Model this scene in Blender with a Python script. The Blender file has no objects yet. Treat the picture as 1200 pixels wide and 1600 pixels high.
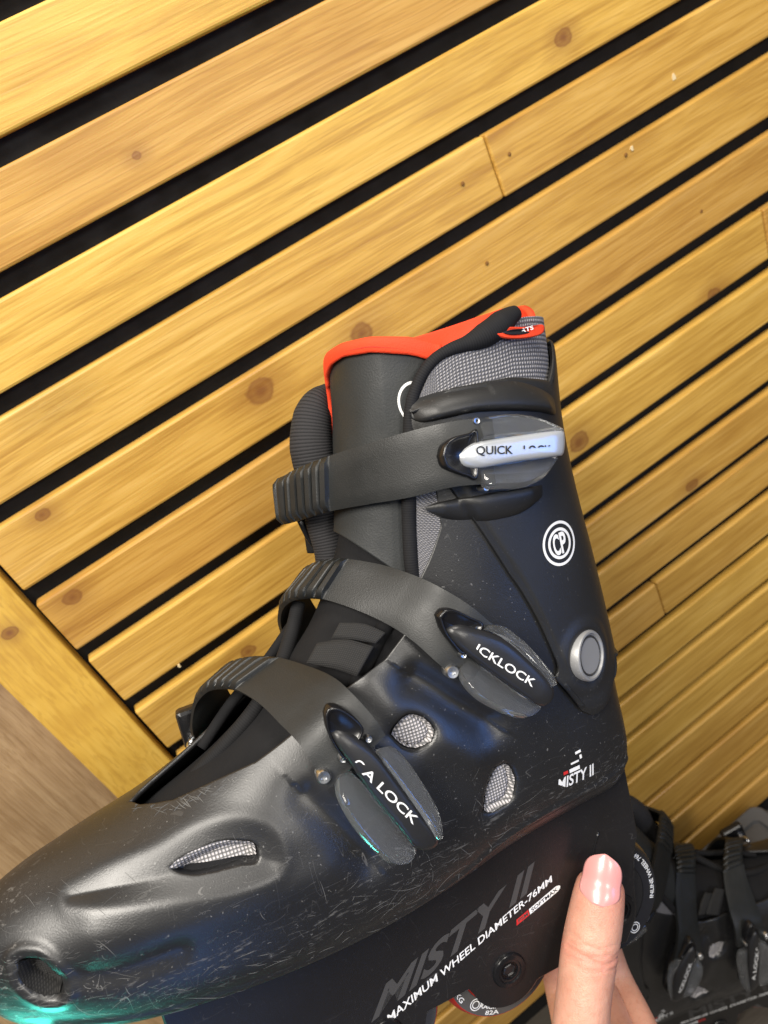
import bpy, bmesh, math, random
import numpy as np
from mathutils import Matrix, Vector
from mathutils.bvhtree import BVHTree

random.seed(7)
rng = np.random.default_rng(7)
scene = bpy.context.scene
COL = scene.collection

# ------------------------------------------------------------------ camera
H = 0.99                                   # lens height above the floor
cam_d = bpy.data.cameras.new('camera')
cam = bpy.data.objects.new('camera', cam_d)
COL.objects.link(cam)
cam.matrix_world = Matrix(((0.811026, 0.554782, -0.185618, 0),
                           (-0.415156, 0.322265, -0.850759, 0),
                           (-0.412167, 0.767048, 0.491686, H),
                           (0, 0, 0, 1)))
cam_d.sensor_fit = 'VERTICAL'
cam_d.sensor_height = 36.0
cam_d.lens = 1150.4 / 1600 * 36
cam_d.clip_start = 0.01
cam_d.clip_end = 100
cam_d.dof.use_dof = True
cam_d.dof.focus_distance = 0.335
cam_d.dof.aperture_fstop = 13.0
scene.camera = cam

# ------------------------------------------------------------------ light
world = bpy.data.worlds.new('World')
scene.world = world
world.use_nodes = True
world.node_tree.nodes['Background'].inputs[0].default_value = (0.95, 0.97, 1.0, 1)
world.node_tree.nodes['Background'].inputs[1].default_value = 0.15

def area(name, loc, target, size, power, col, sy=None, spread=180):
    l = bpy.data.lights.new(name, 'AREA')
    l.energy = power; l.color = col; l.size = size
    l.spread = math.radians(spread)
    if sy: l.shape = 'RECTANGLE'; l.size_y = sy
    o = bpy.data.objects.new(name, l); COL.objects.link(o)
    o.location = loc
    o.rotation_euler = (Vector(target) - Vector(loc)).to_track_quat('-Z', 'Y').to_euler()
    return o

area('ceiling_lamp', (-0.50, -0.32, 1.98), (0.0, 0.4, 0.8), 0.6, 35, (1.0, 0.94, 0.85))
area('room_lamp', (0.38, -1.45, 1.65), (0.1, 0.3, 0.6), 0.45, 15, (1.0, 0.95, 0.87))
area('skate2_fill', (0.62, -0.10, 2.15), (0.3, 0.4, 0.2), 0.4, 12, (1.0, 0.94, 0.85))  # added fill that brightens the second skate and lower wall, no known fixture
area('blue_screen', (0.77, -0.69, 0.81), (0.0, 0.25, 0.75), 0.34, 0.42, (0.10, 0.32, 1.0), spread=70)
area('blue_strip', (-0.52, -0.62, 0.48), (-0.1, 0.23, 0.72), 0.3, 0.14, (0.10, 0.34, 1.0), spread=70)
area('teal_strip', (-0.56, 0.22, 0.46), (-0.22, 0.27, 0.74), 0.18, 0.13, (0.10, 1.0, 0.78), spread=26)

scene.view_settings.view_transform = 'Standard'
scene.view_settings.look = 'None'
scene.view_settings.exposure = 0.0
scene.view_settings.gamma = 1.0

# ------------------------------------------------------------------ materials
def new_mat(name):
    m = bpy.data.materials.new(name); m.use_nodes = True
    nt = m.node_tree
    return m, nt, nt.nodes['Principled BSDF']

def N(nt, kind, **kw):
    n = nt.nodes.new(kind)
    for k, v in kw.items():
        if k.startswith('i_'): n.inputs[k[2:].replace('_', ' ')].default_value = v
        else: setattr(n, k, v)
    return n

def ramp(nt, src, stops):
    r = nt.nodes.new('ShaderNodeValToRGB'); nt.links.new(src, r.inputs[0])
    e = r.color_ramp.elements
    while len(e) < len(stops): e.new(0.5)
    for el, (p, c) in zip(e, stops):
        el.position = p; el.color = c if len(c) == 4 else (*c, 1)
    return r.outputs[0]

def mixc(nt, fac, a, b, mode='MIX'):
    n = nt.nodes.new('ShaderNodeMix'); n.data_type = 'RGBA'; n.blend_type = mode
    for s, v in ((n.inputs[0], fac), (n.inputs[6], a), (n.inputs[7], b)):
        if hasattr(v, 'is_output'): nt.links.new(v, s)
        else: s.default_value = v if not isinstance(v, tuple) or len(v) == 4 else (*v, 1)
    return n.outputs[2]

def math_(nt, op, a, b=None, c=None):
    n = nt.nodes.new('ShaderNodeMath'); n.operation = op
    for s, v in zip(n.inputs, (a, b, c)):
        if v is None: continue
        if hasattr(v, 'is_output'): nt.links.new(v, s)
        else: s.default_value = v
    return n.outputs[0]

def bump(nt, bsdf, h, strength, dist):
    b = nt.nodes.new('ShaderNodeBump'); b.inputs['Strength'].default_value = strength
    b.inputs['Distance'].default_value = dist
    nt.links.new(h, b.inputs['Height']); nt.links.new(b.outputs[0], bsdf.inputs['Normal'])
    return b

def plain(name, col, rough, metal=0.0, spec=0.5, grain=0.0, gscale=900, coat=0.0):
    m, nt, b = new_mat(name)
    b.inputs['Base Color'].default_value = (*col, 1)
    b.inputs['Roughness'].default_value = rough
    b.inputs['Metallic'].default_value = metal
    b.inputs['Specular IOR Level'].default_value = spec
    b.inputs['Coat Weight'].default_value = coat
    tc = N(nt, 'ShaderNodeTexCoord')
    n2 = N(nt, 'ShaderNodeTexNoise', i_Scale=60.0, i_Detail=5.0)
    nt.links.new(tc.outputs['Object'], n2.inputs['Vector'])
    r = ramp(nt, n2.outputs[0], [(0.3, (rough * .85,) * 3), (0.7, (min(1, rough * 1.18),) * 3)])
    nt.links.new(r, b.inputs['Roughness'])
    if grain:
        n = N(nt, 'ShaderNodeTexNoise', i_Scale=float(gscale), i_Detail=2.0)
        nt.links.new(tc.outputs['Object'], n.inputs['Vector'])
        bump(nt, b, n.outputs[0], grain, 0.0004)
    return m

def scuffed(name, col, rough, amount, toe=False):
    """black moulded plastic with grain, hairline scratches, scuffs and dust"""
    m, nt, b = new_mat(name); L = nt.links.new
    tc = N(nt, 'ShaderNodeTexCoord'); co = tc.outputs['Object']
    sep = N(nt, 'ShaderNodeSeparateXYZ'); L(co, sep.inputs[0])
    patch = N(nt, 'ShaderNodeTexNoise', i_Scale=22.0, i_Detail=4.0); L(co, patch.inputs['Vector'])
    pm = ramp(nt, patch.outputs[0], [(0.45, (0, 0, 0)), (0.68, (1, 1, 1))])
    total = None
    for k, (sc, rot, w, stretch) in enumerate([(16, 0.4, .0020, (1, 1, 5)), (26, 1.2, .0024, (5, 1, 1)), (40, 2.3, .003, (1, 3, 3)), (60, .2, .0034, (2, 1, 6))]):
        mp = N(nt, 'ShaderNodeMapping'); mp.inputs['Rotation'].default_value = (rot, rot * .7, rot * 1.3)
        mp.inputs['Scale'].default_value = stretch; mp.inputs['Location'].default_value = (k * 3.1, k, 0)
        L(co, mp.inputs[0])
        n = N(nt, 'ShaderNodeTexNoise', i_Scale=float(sc), i_Detail=1.0); L(mp.outputs[0], n.inputs['Vector'])
        d = math_(nt, 'ABSOLUTE', math_(nt, 'SUBTRACT', n.outputs[0], 0.5))
        line = math_(nt, 'LESS_THAN', d, w)
        n2 = N(nt, 'ShaderNodeTexNoise', i_Scale=45.0 + 10 * k, i_Detail=1.0); L(mp.outputs[0], n2.inputs['Vector'])
        line = math_(nt, 'MULTIPLY', line, math_(nt, 'GREATER_THAN', n2.outputs[0], 0.56))
        total = line if total is None else math_(nt, 'MAXIMUM', total, line)
    # where things get knocked: low on the boot and at the toe
    low = math_(nt, 'MULTIPLY', math_(nt, 'SUBTRACT', 0.085, sep.outputs[2]), 12.0)
    low = N(nt, 'ShaderNodeClamp'); lown = low
    L(math_(nt, 'MULTIPLY', math_(nt, 'SUBTRACT', 0.085, sep.outputs[2]), 12.0), lown.inputs[0])
    wear = math_(nt, 'MULTIPLY_ADD', lown.outputs[0], 0.8, 0.12)
    scr = math_(nt, 'MULTIPLY', math_(nt, 'MULTIPLY', total, math_(nt, 'MULTIPLY_ADD', pm, 0.8, 0.2)), math_(nt, 'MULTIPLY', wear, amount))
    # broad scuffs at the toe
    sm = N(nt, 'ShaderNodeMapping'); sm.inputs['Scale'].default_value = (110, 300, 520); L(co, sm.inputs[0])
    sn = N(nt, 'ShaderNodeTexNoise', i_Scale=1.0, i_Detail=6.0, i_Roughness=0.7); L(sm.outputs[0], sn.inputs['Vector'])
    sc2 = ramp(nt, sn.outputs[0], [(0.57, (0, 0, 0)), (0.66, (1, 1, 1))])
    tcl = N(nt, 'ShaderNodeClamp'); L(math_(nt, 'MULTIPLY', math_(nt, 'SUBTRACT', sep.outputs[0], 0.292 if toe else 5), 26.0), tcl.inputs[0])
    edge = N(nt, 'ShaderNodeClamp'); L(math_(nt, 'SUBTRACT', 1.0, math_(nt, 'MULTIPLY', math_(nt, 'ABSOLUTE', math_(nt, 'SUBTRACT', sep.outputs[2], 0.027)), 62.0)), edge.inputs[0])
    scm = math_(nt, 'MULTIPLY', sc2, math_(nt, 'MAXIMUM', tcl.outputs[0], math_(nt, 'MULTIPLY', edge.outputs[0], 0.35 if toe else 0.0)))
    dust = N(nt, 'ShaderNodeTexNoise', i_Scale=700.0, i_Detail=1.0); L(co, dust.inputs['Vector'])
    dm = ramp(nt, dust.outputs[0], [(0.735, (0, 0, 0)), (0.77, (1, 1, 1))])
    allm = math_(nt, 'MAXIMUM', math_(nt, 'MULTIPLY', scr, 0.55), math_(nt, 'MAXIMUM', math_(nt, 'MULTIPLY', scm, 0.6), math_(nt, 'MULTIPLY', dm, 0.22 * amount)))
    colr = mixc(nt, allm, (*col, 1), (0.42, 0.41, 0.39, 1))
    L(colr, b.inputs['Base Color'])
    rg = ramp(nt, patch.outputs[0], [(0.3, (rough * .88,) * 3), (0.7, (rough * 1.15,) * 3)])
    L(rg, b.inputs['Roughness'])
    gr = N(nt, 'ShaderNodeTexNoise', i_Scale=1500.0, i_Detail=2.0); L(co, gr.inputs['Vector'])
    hh = math_(nt, 'ADD', math_(nt, 'MULTIPLY', gr.outputs[0], 0.6), math_(nt, 'MULTIPLY', allm, 0.8))
    bump(nt, b, hh, 0.35, 0.0003)
    b.inputs['Specular IOR Level'].default_value = 0.68 if toe else 0.55
    return m

def weave(name, c1, c2, pitch, rough=0.8, rib=False, strength=0.9):
    """woven fabric laid out in the mesh's own UV (metres)"""
    m, nt, b = new_mat(name); L = nt.links.new
    uv = N(nt, 'ShaderNodeUVMap'); sep = N(nt, 'ShaderNodeSeparateXYZ'); L(uv.outputs[0], sep.inputs[0])
    k = 2 * math.pi / pitch
    sx = math_(nt, 'SINE', math_(nt, 'MULTIPLY', sep.outputs[0], k))
    sy = math_(nt, 'SINE', math_(nt, 'MULTIPLY', sep.outputs[1], k))
    if rib:
        h = math_(nt, 'MULTIPLY_ADD', sy, 0.5, 0.5)
    else:
        h = math_(nt, 'MULTIPLY', math_(nt, 'MULTIPLY_ADD', sx, 0.5, 0.5), math_(nt, 'MULTIPLY_ADD', sy, 0.5, 0.5))
    n = N(nt, 'ShaderNodeTexNoise', i_Scale=900.0, i_Detail=3.0); L(uv.outputs[0], n.inputs['Vector'])
    hh = math_(nt, 'MULTIPLY_ADD', n.outputs[0], 0.35, h)
    c = mixc(nt, ramp(nt, hh, [(0.15, (0, 0, 0)), (0.75, (1, 1, 1))]), (*c1, 1), (*c2, 1))
    L(c, b.inputs['Base Color']); b.inputs['Roughness'].default_value = rough
    b.inputs['Specular IOR Level'].default_value = 0.25
    b.inputs['Sheen Weight'].default_value = 0.0
    bump(nt, b, hh, strength, pitch * 0.35)
    return m

def wood(name, pale, mid, dark, rough, axis_scale, knots=True, tint=0.12):
    m, nt, b = new_mat(name); L = nt.links.new
    tc = N(nt, 'ShaderNodeTexCoord'); oi = N(nt, 'ShaderNodeObjectInfo')
    off = N(nt, 'ShaderNodeVectorMath', operation='SCALE'); off.inputs[0].default_value = (13.7, 7.3, 31.1)
    L(oi.outputs['Random'], off.inputs['Scale'])
    add = N(nt, 'ShaderNodeVectorMath', operation='ADD'); L(tc.outputs['Object'], add.inputs[0]); L(off.outputs[0], add.inputs[1])
    co = add.outputs[0]
    # slow wobble of the growth rings round knots
    wob = N(nt, 'ShaderNodeTexNoise', i_Scale=1.0, i_Detail=2.0)
    mw = N(nt, 'ShaderNodeMapping'); mw.inputs['Scale'].default_value = (5, 18, 18); L(co, mw.inputs[0]); L(mw.outputs[0], wob.inputs['Vector'])
    mp = N(nt, 'ShaderNodeMapping'); mp.inputs['Scale'].default_value = axis_scale; L(co, mp.inputs[0])
    dv = N(nt, 'ShaderNodeVectorMath', operation='MULTIPLY_ADD')
    L(wob.outputs[1], dv.inputs[0]); dv.inputs[1].default_value = (0.6, 2.4, 2.4); L(mp.outputs[0], dv.inputs[2])
    g1 = N(nt, 'ShaderNodeTexNoise', i_Scale=1.0, i_Detail=5.0, i_Roughness=0.62); L(dv.outputs[0], g1.inputs['Vector'])
    mp2 = N(nt, 'ShaderNodeMapping'); mp2.inputs['Scale'].default_value = tuple(4.5 * a for a in axis_scale); L(co, mp2.inputs[0])
    g2 = N(nt, 'ShaderNodeTexNoise', i_Scale=1.0, i_Detail=3.0); L(mp2.outputs[0], g2.inputs['Vector'])
    blot = N(nt, 'ShaderNodeTexNoise', i_Scale=1.0, i_Detail=3.0)
    mb = N(nt, 'ShaderNodeMapping'); mb.inputs['Scale'].default_value = (9, 26, 26); L(co, mb.inputs[0]); L(mb.outputs[0], blot.inputs['Vector'])
    gg = math_(nt, 'ADD', math_(nt, 'MULTIPLY', g1.outputs[0], 0.65), math_(nt, 'MULTIPLY', g2.outputs[0], 0.35))
    c = ramp(nt, gg, [(0.34, dark), (0.50, mid), (0.66, pale)])
    c = mixc(nt, ramp(nt, blot.outputs[0], [(0.50, (0, 0, 0)), (0.78, (0.62, 0.62, 0.62))]), c, (*dark, 1))
    # crisp dark latewood lines and open pores
    mp3 = N(nt, 'ShaderNodeMapping'); mp3.inputs['Scale'].default_value = tuple(a * (5.0 if a > 20 else 2.2) for a in axis_scale); L(co, mp3.inputs[0])
    dv3 = N(nt, 'ShaderNodeVectorMath', operation='MULTIPLY_ADD')
    L(wob.outputs[1], dv3.inputs[0]); dv3.inputs[1].default_value = (1.0, 7.0, 7.0); L(mp3.outputs[0], dv3.inputs[2])
    g3 = N(nt, 'ShaderNodeTexNoise', i_Scale=1.0, i_Detail=2.0, i_Roughness=0.5); L(dv3.outputs[0], g3.inputs['Vector'])
    c = mixc(nt, ramp(nt, g3.outputs[0], [(0.55, (0, 0, 0)), (0.61, (0.42, 0.42, 0.42))]), c, (*dark, 1))
    hgt = math_(nt, 'ADD', gg, math_(nt, 'MULTIPLY', g3.outputs[0], 0.5))
    if knots:
        vm = N(nt, 'ShaderNodeMapping'); vm.inputs['Scale'].default_value = (7, 7, 17); L(co, vm.inputs[0])
        vo = N(nt, 'ShaderNodeTexVoronoi', feature='F1'); vo.inputs['Scale'].default_value = 1.0
        vo.inputs['Randomness'].default_value = 1.0; L(vm.outputs[0], vo.inputs['Vector'])
        pick = math_(nt, 'GREATER_THAN', N(nt, 'ShaderNodeSeparateXYZ').outputs[0], 2.0)
        sepc = N(nt, 'ShaderNodeSeparateColor'); L(vo.outputs['Color'], sepc.inputs[0])
        pick = math_(nt, 'GREATER_THAN', sepc.outputs[0], 0.84)
        kn = N(nt, 'ShaderNodeTexNoise', i_Scale=160.0, i_Detail=2.0); L(co, kn.inputs['Vector'])
        dist = math_(nt, 'ADD', vo.outputs['Distance'], math_(nt, 'MULTIPLY', math_(nt, 'SUBTRACT', kn.outputs[0], 0.5), 0.07))
        k = ramp(nt, dist, [(0.05, (1, 1, 1)), (0.095, (0.55, 0.55, 0.55)), (0.13, (0.22, 0.22, 0.22)), (0.30, (0, 0, 0))])
        k = math_(nt, 'MULTIPLY', k, pick)
        c = mixc(nt, k, c, (0.085, 0.035, 0.010, 1))
    hsv = N(nt, 'ShaderNodeHueSaturation')
    L(math_(nt, 'MULTIPLY_ADD', oi.outputs['Random'], tint * 2, 1 - tint), hsv.inputs['Value'])
    L(math_(nt, 'MULTIPLY_ADD', oi.outputs['Random'], 0.012, 0.494), hsv.inputs['Hue'])
    L(c, hsv.inputs['Color']); L(hsv.outputs[0], b.inputs['Base Color'])
    b.inputs['Roughness'].default_value = rough
    L(ramp(nt, g2.outputs[0], [(0.3, (rough * .85,) * 3), (0.7, (rough * 1.2,) * 3)]), b.inputs['Roughness'])
    bump(nt, b, hgt, 0.18, 0.0012)
    return m

def glassy(name, col, rough, tr=0.95):
    m, nt, b = new_mat(name)
    b.inputs['Base Color'].default_value = (*col, 1); b.inputs['Roughness'].default_value = rough
    b.inputs['Transmission Weight'].default_value = tr; b.inputs['IOR'].default_value = 1.49
    tc = N(nt, 'ShaderNodeTexCoord'); n = N(nt, 'ShaderNodeTexNoise', i_Scale=120.0, i_Detail=4.0)
    nt.links.new(tc.outputs['Object'], n.inputs['Vector'])
    nt.links.new(ramp(nt, n.outputs[0], [(0.4, (rough,) * 3), (0.75, (rough + .03,) * 3)]), b.inputs['Roughness'])
    return m

def skin_mat():
    m, nt, b = new_mat('skin'); L = nt.links.new
    tc = N(nt, 'ShaderNodeTexCoord')
    n = N(nt, 'ShaderNodeTexNoise', i_Scale=55.0, i_Detail=4.0); L(tc.outputs['Object'], n.inputs['Vector'])
    c = ramp(nt, n.outputs[0], [(0.3, (0.56, 0.27, 0.185)), (0.7, (0.67, 0.36, 0.255))])
    n4 = N(nt, 'ShaderNodeTexNoise', i_Scale=320.0, i_Detail=3.0); L(tc.outputs['Object'], n4.inputs['Vector'])
    c = mixc(nt, ramp(nt, n4.outputs[0], [(0.52, (0, 0, 0)), (0.75, (0.45, 0.45, 0.45))]), c, (0.50, 0.20, 0.13, 1))
    at = N(nt, 'ShaderNodeAttribute', attribute_name='flush')
    c = mixc(nt, math_(nt, 'MULTIPLY', at.outputs['Fac'], 0.75), c, (0.62, 0.21, 0.15, 1))
    L(c, b.inputs['Base Color']); b.inputs['Roughness'].default_value = 0.45
    b.inputs['Subsurface Weight'].default_value = 0.25; b.inputs['Subsurface Radius'].default_value = (1.0, 0.35, 0.2)
    b.inputs['Subsurface Scale'].default_value = 0.004
    v = N(nt, 'ShaderNodeTexVoronoi'); v.inputs['Scale'].default_value = 1400.0; L(tc.outputs['Object'], v.inputs['Vector'])
    w = N(nt, 'ShaderNodeTexNoise', i_Scale=260.0, i_Detail=4.0); L(tc.outputs['Object'], w.inputs['Vector'])
    bump(nt, b, math_(nt, 'ADD', math_(nt, 'MULTIPLY', v.outputs[0], 0.5), w.outputs[0]), 0.5, 0.0006)
    return m

MT = dict(
    shell=scuffed('shell_plastic', (0.011, 0.011, 0.0115), 0.385, 1.0, toe=True),
    cuff=scuffed('cuff_plastic', (0.013, 0.0128, 0.0125), 0.47, 0.45),
    strap=plain('strap_rubber', (0.0095, 0.0105, 0.0105), 0.46, grain=0.25, gscale=1800),
    gloss=plain('gloss_black', (0.008, 0.008, 0.009), 0.22),
    insert_black=plain('insert_black', (0.016, 0.016, 0.017), 0.36, grain=0.1),
    insert_silver=plain('insert_silver', (0.56, 0.58, 0.60), 0.33, metal=0.55, grain=0.1),
    clear=glassy('clear_plastic', (0.80, 0.82, 0.84), 0.04),
    frame=scuffed('frame_plastic', (0.010, 0.009, 0.009), 0.36, 0.12),
    scratch=plain('scratch', (0.12, 0.118, 0.113), 0.6),
    cap=plain('speckled_cap', (0.030, 0.030, 0.031), 0.5, grain=0.8, gscale=500),
    fabric=weave('grey_mesh_fabric', (0.07, 0.07, 0.075), (0.36, 0.35, 0.36), 0.0017),
    ventmesh=weave('vent_mesh', (0.10, 0.10, 0.10), (0.58, 0.55, 0.55), 0.0015, strength=0.6),
    pipe=weave('black_knit', (0.006, 0.006, 0.007), (0.012, 0.012, 0.013), 0.0011, rib=True, strength=0.12),
    ribknit=weave('ribbed_knit', (0.010, 0.010, 0.011), (0.030, 0.029, 0.031), 0.0015, rib=True, strength=0.35),
    dark=plain('dark_textile', (0.010, 0.010, 0.011), 0.9, spec=0.2, grain=0.5, gscale=600),
    webbing=weave('webbing', (0.014, 0.014, 0.014), (0.030, 0.029, 0.028), 0.0009, strength=0.4),
    tongue=plain('tongue_leather', (0.014, 0.016, 0.0165), 0.6, grain=0.3, gscale=1200),
    red=plain('red_fabric', (0.80, 0.060, 0.018), 0.72, spec=0.3, grain=0.5, gscale=1500),
    redthread=plain('red_thread', (0.42, 0.025, 0.010), 0.8),
    white=plain('white_print', (0.78, 0.78, 0.77), 0.5),
    greyprint=plain('grey_print', (0.055, 0.053, 0.052), 0.45),
    redprint=plain('red_print', (0.55, 0.02, 0.02), 0.5),
    blackprint=plain('black_print', (0.01, 0.01, 0.012), 0.5),
    steel=plain('steel', (0.55, 0.56, 0.57), 0.28, metal=1.0),
    ring=plain('silver_ring', (0.30, 0.30, 0.30), 0.40, metal=0.3),
    wheelred=plain('red_urethane', (0.40, 0.018, 0.012), 0.30),
    wheelblack=plain('black_urethane', (0.015, 0.015, 0.016), 0.25),
    band=plain('dark_band', (0.075, 0.072, 0.070), 0.4),
    hub=plain('grey_hub', (0.16, 0.155, 0.15), 0.4),
    skin=skin_mat(),
    nail=plain('nail', (0.68, 0.30, 0.28), 0.27, coat=0.15),
    slat=wood('pine_slat', (0.69, 0.42, 0.110), (0.59, 0.335, 0.066), (0.41, 0.205, 0.034), 0.44, (5, 130, 130)),
    board=wood('pine_board', (0.66, 0.40, 0.080), (0.60, 0.34, 0.055), (0.46, 0.235, 0.034), 0.38, (90, 90, 7), knots=True),
    laminate=wood('laminate', (0.44, 0.29, 0.155), (0.36, 0.225, 0.115), (0.25, 0.145, 0.065), 0.40, (150, 150, 6), knots=False, tint=0.0),
    floor=wood('floor_laminate', (0.10, 0.085, 0.07), (0.08, 0.068, 0.055), (0.06, 0.05, 0.04), 0.4, (6, 120, 120), knots=False, tint=0.0),
    backing=plain('black_backing', (0.010, 0.0095, 0.009), 0.75, spec=0.25, grain=0.3, gscale=300),
    dent=plain('pale_wood_dent', (0.75, 0.60, 0.34), 0.6),
    dentshade=plain('dent_shade_wood', (0.22, 0.10, 0.02), 0.8),  # slat tone darkened to paint the slight shade in the nail dents
    tray=plain('grey_plastic', (0.105, 0.107, 0.112), 0.5, grain=0.2),
)

# ------------------------------------------------------------------ mesh helpers
MIRROR = False
def mk(name, verts, faces, mat, parent=None, smooth=True, uv=None, scale=0.01, weld=False, auto=None, merge=0.0):
    v = np.asarray(verts, float) * scale
    if MIRROR: v = v * np.array([1, -1, 1])
    fs = [tuple(reversed(f)) for f in faces] if MIRROR else [tuple(f) for f in faces]
    me = bpy.data.meshes.new(name)
    me.from_pydata([tuple(p) for p in v], [], fs)
    if uv is not None:
        lay = me.uv_layers.new(name='UVMap')
        idx = np.zeros(len(me.loops), np.int32); me.loops.foreach_get('vertex_index', idx)
        lay.data.foreach_set('uv', np.asarray(uv, np.float32)[idx].ravel())
    if weld or merge:
        bm = bmesh.new(); bm.from_mesh(me); bmesh.ops.remove_doubles(bm, verts=bm.verts, dist=merge or 1e-6)
        bm.to_mesh(me); bm.free()
    me.materials.append(mat)
    if smooth: me.polygons.foreach_set('use_smooth', [True] * len(me.polygons))
    if auto: me.set_sharp_from_angle(angle=math.radians(auto))
    me.update()
    o = bpy.data.objects.new(name, me); COL.objects.link(o)
    if parent is not None: o.parent = parent
    return o

def fixn(o):
    bm = bmesh.new(); bm.from_mesh(o.data); bmesh.ops.recalc_face_normals(bm, faces=bm.faces); bm.to_mesh(o.data); bm.free(); return o

def gridf(m, n, closed=False):
    F = []
    for i in range(m - 1):
        for j in range(n if closed else n - 1):
            k = (j + 1) % n
            F.append((i * n + j, i * n + k, (i + 1) * n + k, (i + 1) * n + j))
    return F

def grid_uv(P, unit=0.01):
    m, n, _ = P.shape
    du = np.zeros((m, n)); dv = np.zeros((m, n))
    du[:, 1:] = np.cumsum(np.linalg.norm(np.diff(P, axis=1), axis=-1), 1)
    dv[1:] = np.cumsum(np.linalg.norm(np.diff(P, axis=0), axis=-1), 0)
    u0 = du[:, n // 2:n // 2 + 1]
    return np.stack([(du - u0) * unit, dv.mean(1, keepdims=True).repeat(n, 1) * unit], -1).reshape(-1, 2)

def crom(pts, n):
    """Catmull-Rom through pts, n samples spread by arc length"""
    p = np.asarray(pts, float)
    q = np.vstack([2 * p[0] - p[1], p, 2 * p[-1] - p[-2]]); out = []
    for i in range(len(p) - 1):
        u = np.linspace(0, 1, 24, endpoint=False)[:, None]
        a, b, c, d = q[i:i + 4]
        out.append(.5 * (2 * b + (c - a) * u + (2 * a - 5 * b + 4 * c - d) * u ** 2 + (3 * b - a - 3 * c + d) * u ** 3))
    out.append(p[-1:]); out = np.vstack(out)
    s = np.r_[0, np.cumsum(np.linalg.norm(np.diff(out, axis=0), axis=1))]
    t = np.linspace(0, s[-1], n)
    return np.stack([np.interp(t, s, out[:, k]) for k in range(p.shape[1])], 1)

def tube(name, path, r, mat, parent, seg=10, n=None, rs=None, cap=True, uvr=True):
    P = crom(path, n) if n else np.asarray(path, float)
    T = np.gradient(P, axis=0); T /= np.linalg.norm(T, axis=1, keepdims=True) + 1e-9
    up = np.array([0.31, 0.9, 0.21]); V = []
    R_ = np.full(len(P), r) if rs is None else np.interp(np.linspace(0, 1, len(P)), np.linspace(0, 1, len(rs)), rs)
    for p, t, rr in zip(P, T, R_):
        a = np.cross(t, up); a /= np.linalg.norm(a); b = np.cross(t, a)
        for k in range(seg):
            w = 2 * math.pi * k / seg; V.append(p + rr * (a * math.cos(w) + b * math.sin(w)))
    F = gridf(len(P), seg, True)
    if cap: F += [tuple(range(seg))[::-1], tuple(range((len(P) - 1) * seg, len(P) * seg))]
    s = np.r_[0, np.cumsum(np.linalg.norm(np.diff(P, axis=0), axis=1))]
    uv = np.stack([np.tile(np.arange(seg) * r * 6.28 / seg, len(P)), np.repeat(s, seg)], 1) * 0.01
    return fixn(mk(name, V, F, mat, parent, uv=uv))

def lathe(name, prof, c, ax, mat, parent, seg=40, auto=40):
    """prof: list of (radius, height along ax)"""
    ax = np.asarray(ax, float); ax /= np.linalg.norm(ax)
    a = np.cross(ax, [0.1, 0.2, 1.0]); a /= np.linalg.norm(a); b = np.cross(ax, a); V = []
    for r, h in prof:
        for k in range(seg):
            w = 2 * math.pi * k / seg
            V.append(np.asarray(c) + ax * h + r * (a * math.cos(w) + b * math.sin(w)))
    F = gridf(len(prof), seg, True)
    F += [tuple(range(seg))[::-1], tuple(range((len(prof) - 1) * seg, len(prof) * seg))]
    return fixn(mk(name, V, F, mat, parent, auto=auto))

def dome(name, poly, nrm, lo, hi, mat, parent, steps=((1.0, 0.0), (1.0, 0.55), (0.94, 0.82), (0.80, 0.95), (0.5, 1.0)), n=64, auto=None, tilt=None):
    """closed pillow over an outline: lo/hi are heights along nrm"""
    nrm = np.asarray(nrm, float)
    P = crom(list(poly) + [poly[0]], n + 1)[:-1]; c = P.mean(0); V = [*(P + nrm * lo)]
    for s, h in steps: V += [*(c + (P - c) * s + nrm * (lo * 0 + hi * h if h > 0 else lo * 0.9))]
    m = len(steps) + 1; F = gridf(m, n, True)
    V.append(c + nrm * hi); k = len(V) - 1; b = (m - 1) * n
    F += [(b + j, b + (j + 1) % n, k) for j in range(n)]
    V.append(c + nrm * lo); k = len(V) - 1
    F += [((j + 1) % n, j, k) for j in range(n)]
    return fixn(mk(name, V, F, mat, parent, auto=auto))

def box(name, lo, hi, mat, parent=None, bev=0.0, scale=1.0, seg=2):
    bm = bmesh.new(); bmesh.ops.create_cube(bm, size=1.0)
    lo, hi = np.array(lo, float) * scale, np.array(hi, float) * scale
    if MIRROR: lo[1], hi[1] = -hi[1], -lo[1]
    for v in bm.verts: v.co = Vector((lo + hi) / 2) + Vector(np.array(v.co) * (hi - lo))
    if bev: bmesh.ops.bevel(bm, geom=bm.edges[:], offset=bev * scale, segments=seg, affect='EDGES', profile=0.5)
    me = bpy.data.meshes.new(name); bm.to_mesh(me); bm.free(); me.materials.append(mat)
    o = bpy.data.objects.new(name, me); COL.objects.link(o)
    if parent is not None: o.parent = parent
    return o

def text2d(s, shear=0.0, bold=0.0):
    cu = bpy.data.curves.new('t', 'FONT'); cu.body = s; cu.shear = shear; cu.offset = bold; cu.resolution_u = 4
    ob = bpy.data.objects.new('t', cu); COL.objects.link(ob)
    bpy.context.view_layer.update()
    me = bpy.data.meshes.new_from_object(ob.evaluated_get(bpy.context.evaluated_depsgraph_get()))
    v = np.array([x.co[:2] for x in me.vertices]); f = [tuple(p.vertices) for p in me.polygons]
    bpy.data.objects.remove(ob); bpy.data.curves.remove(cu); bpy.data.meshes.remove(me)
    lo, hi = v.min(0), v.max(0)
    return (v - lo) / (hi - lo), f, (hi - lo)

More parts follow.
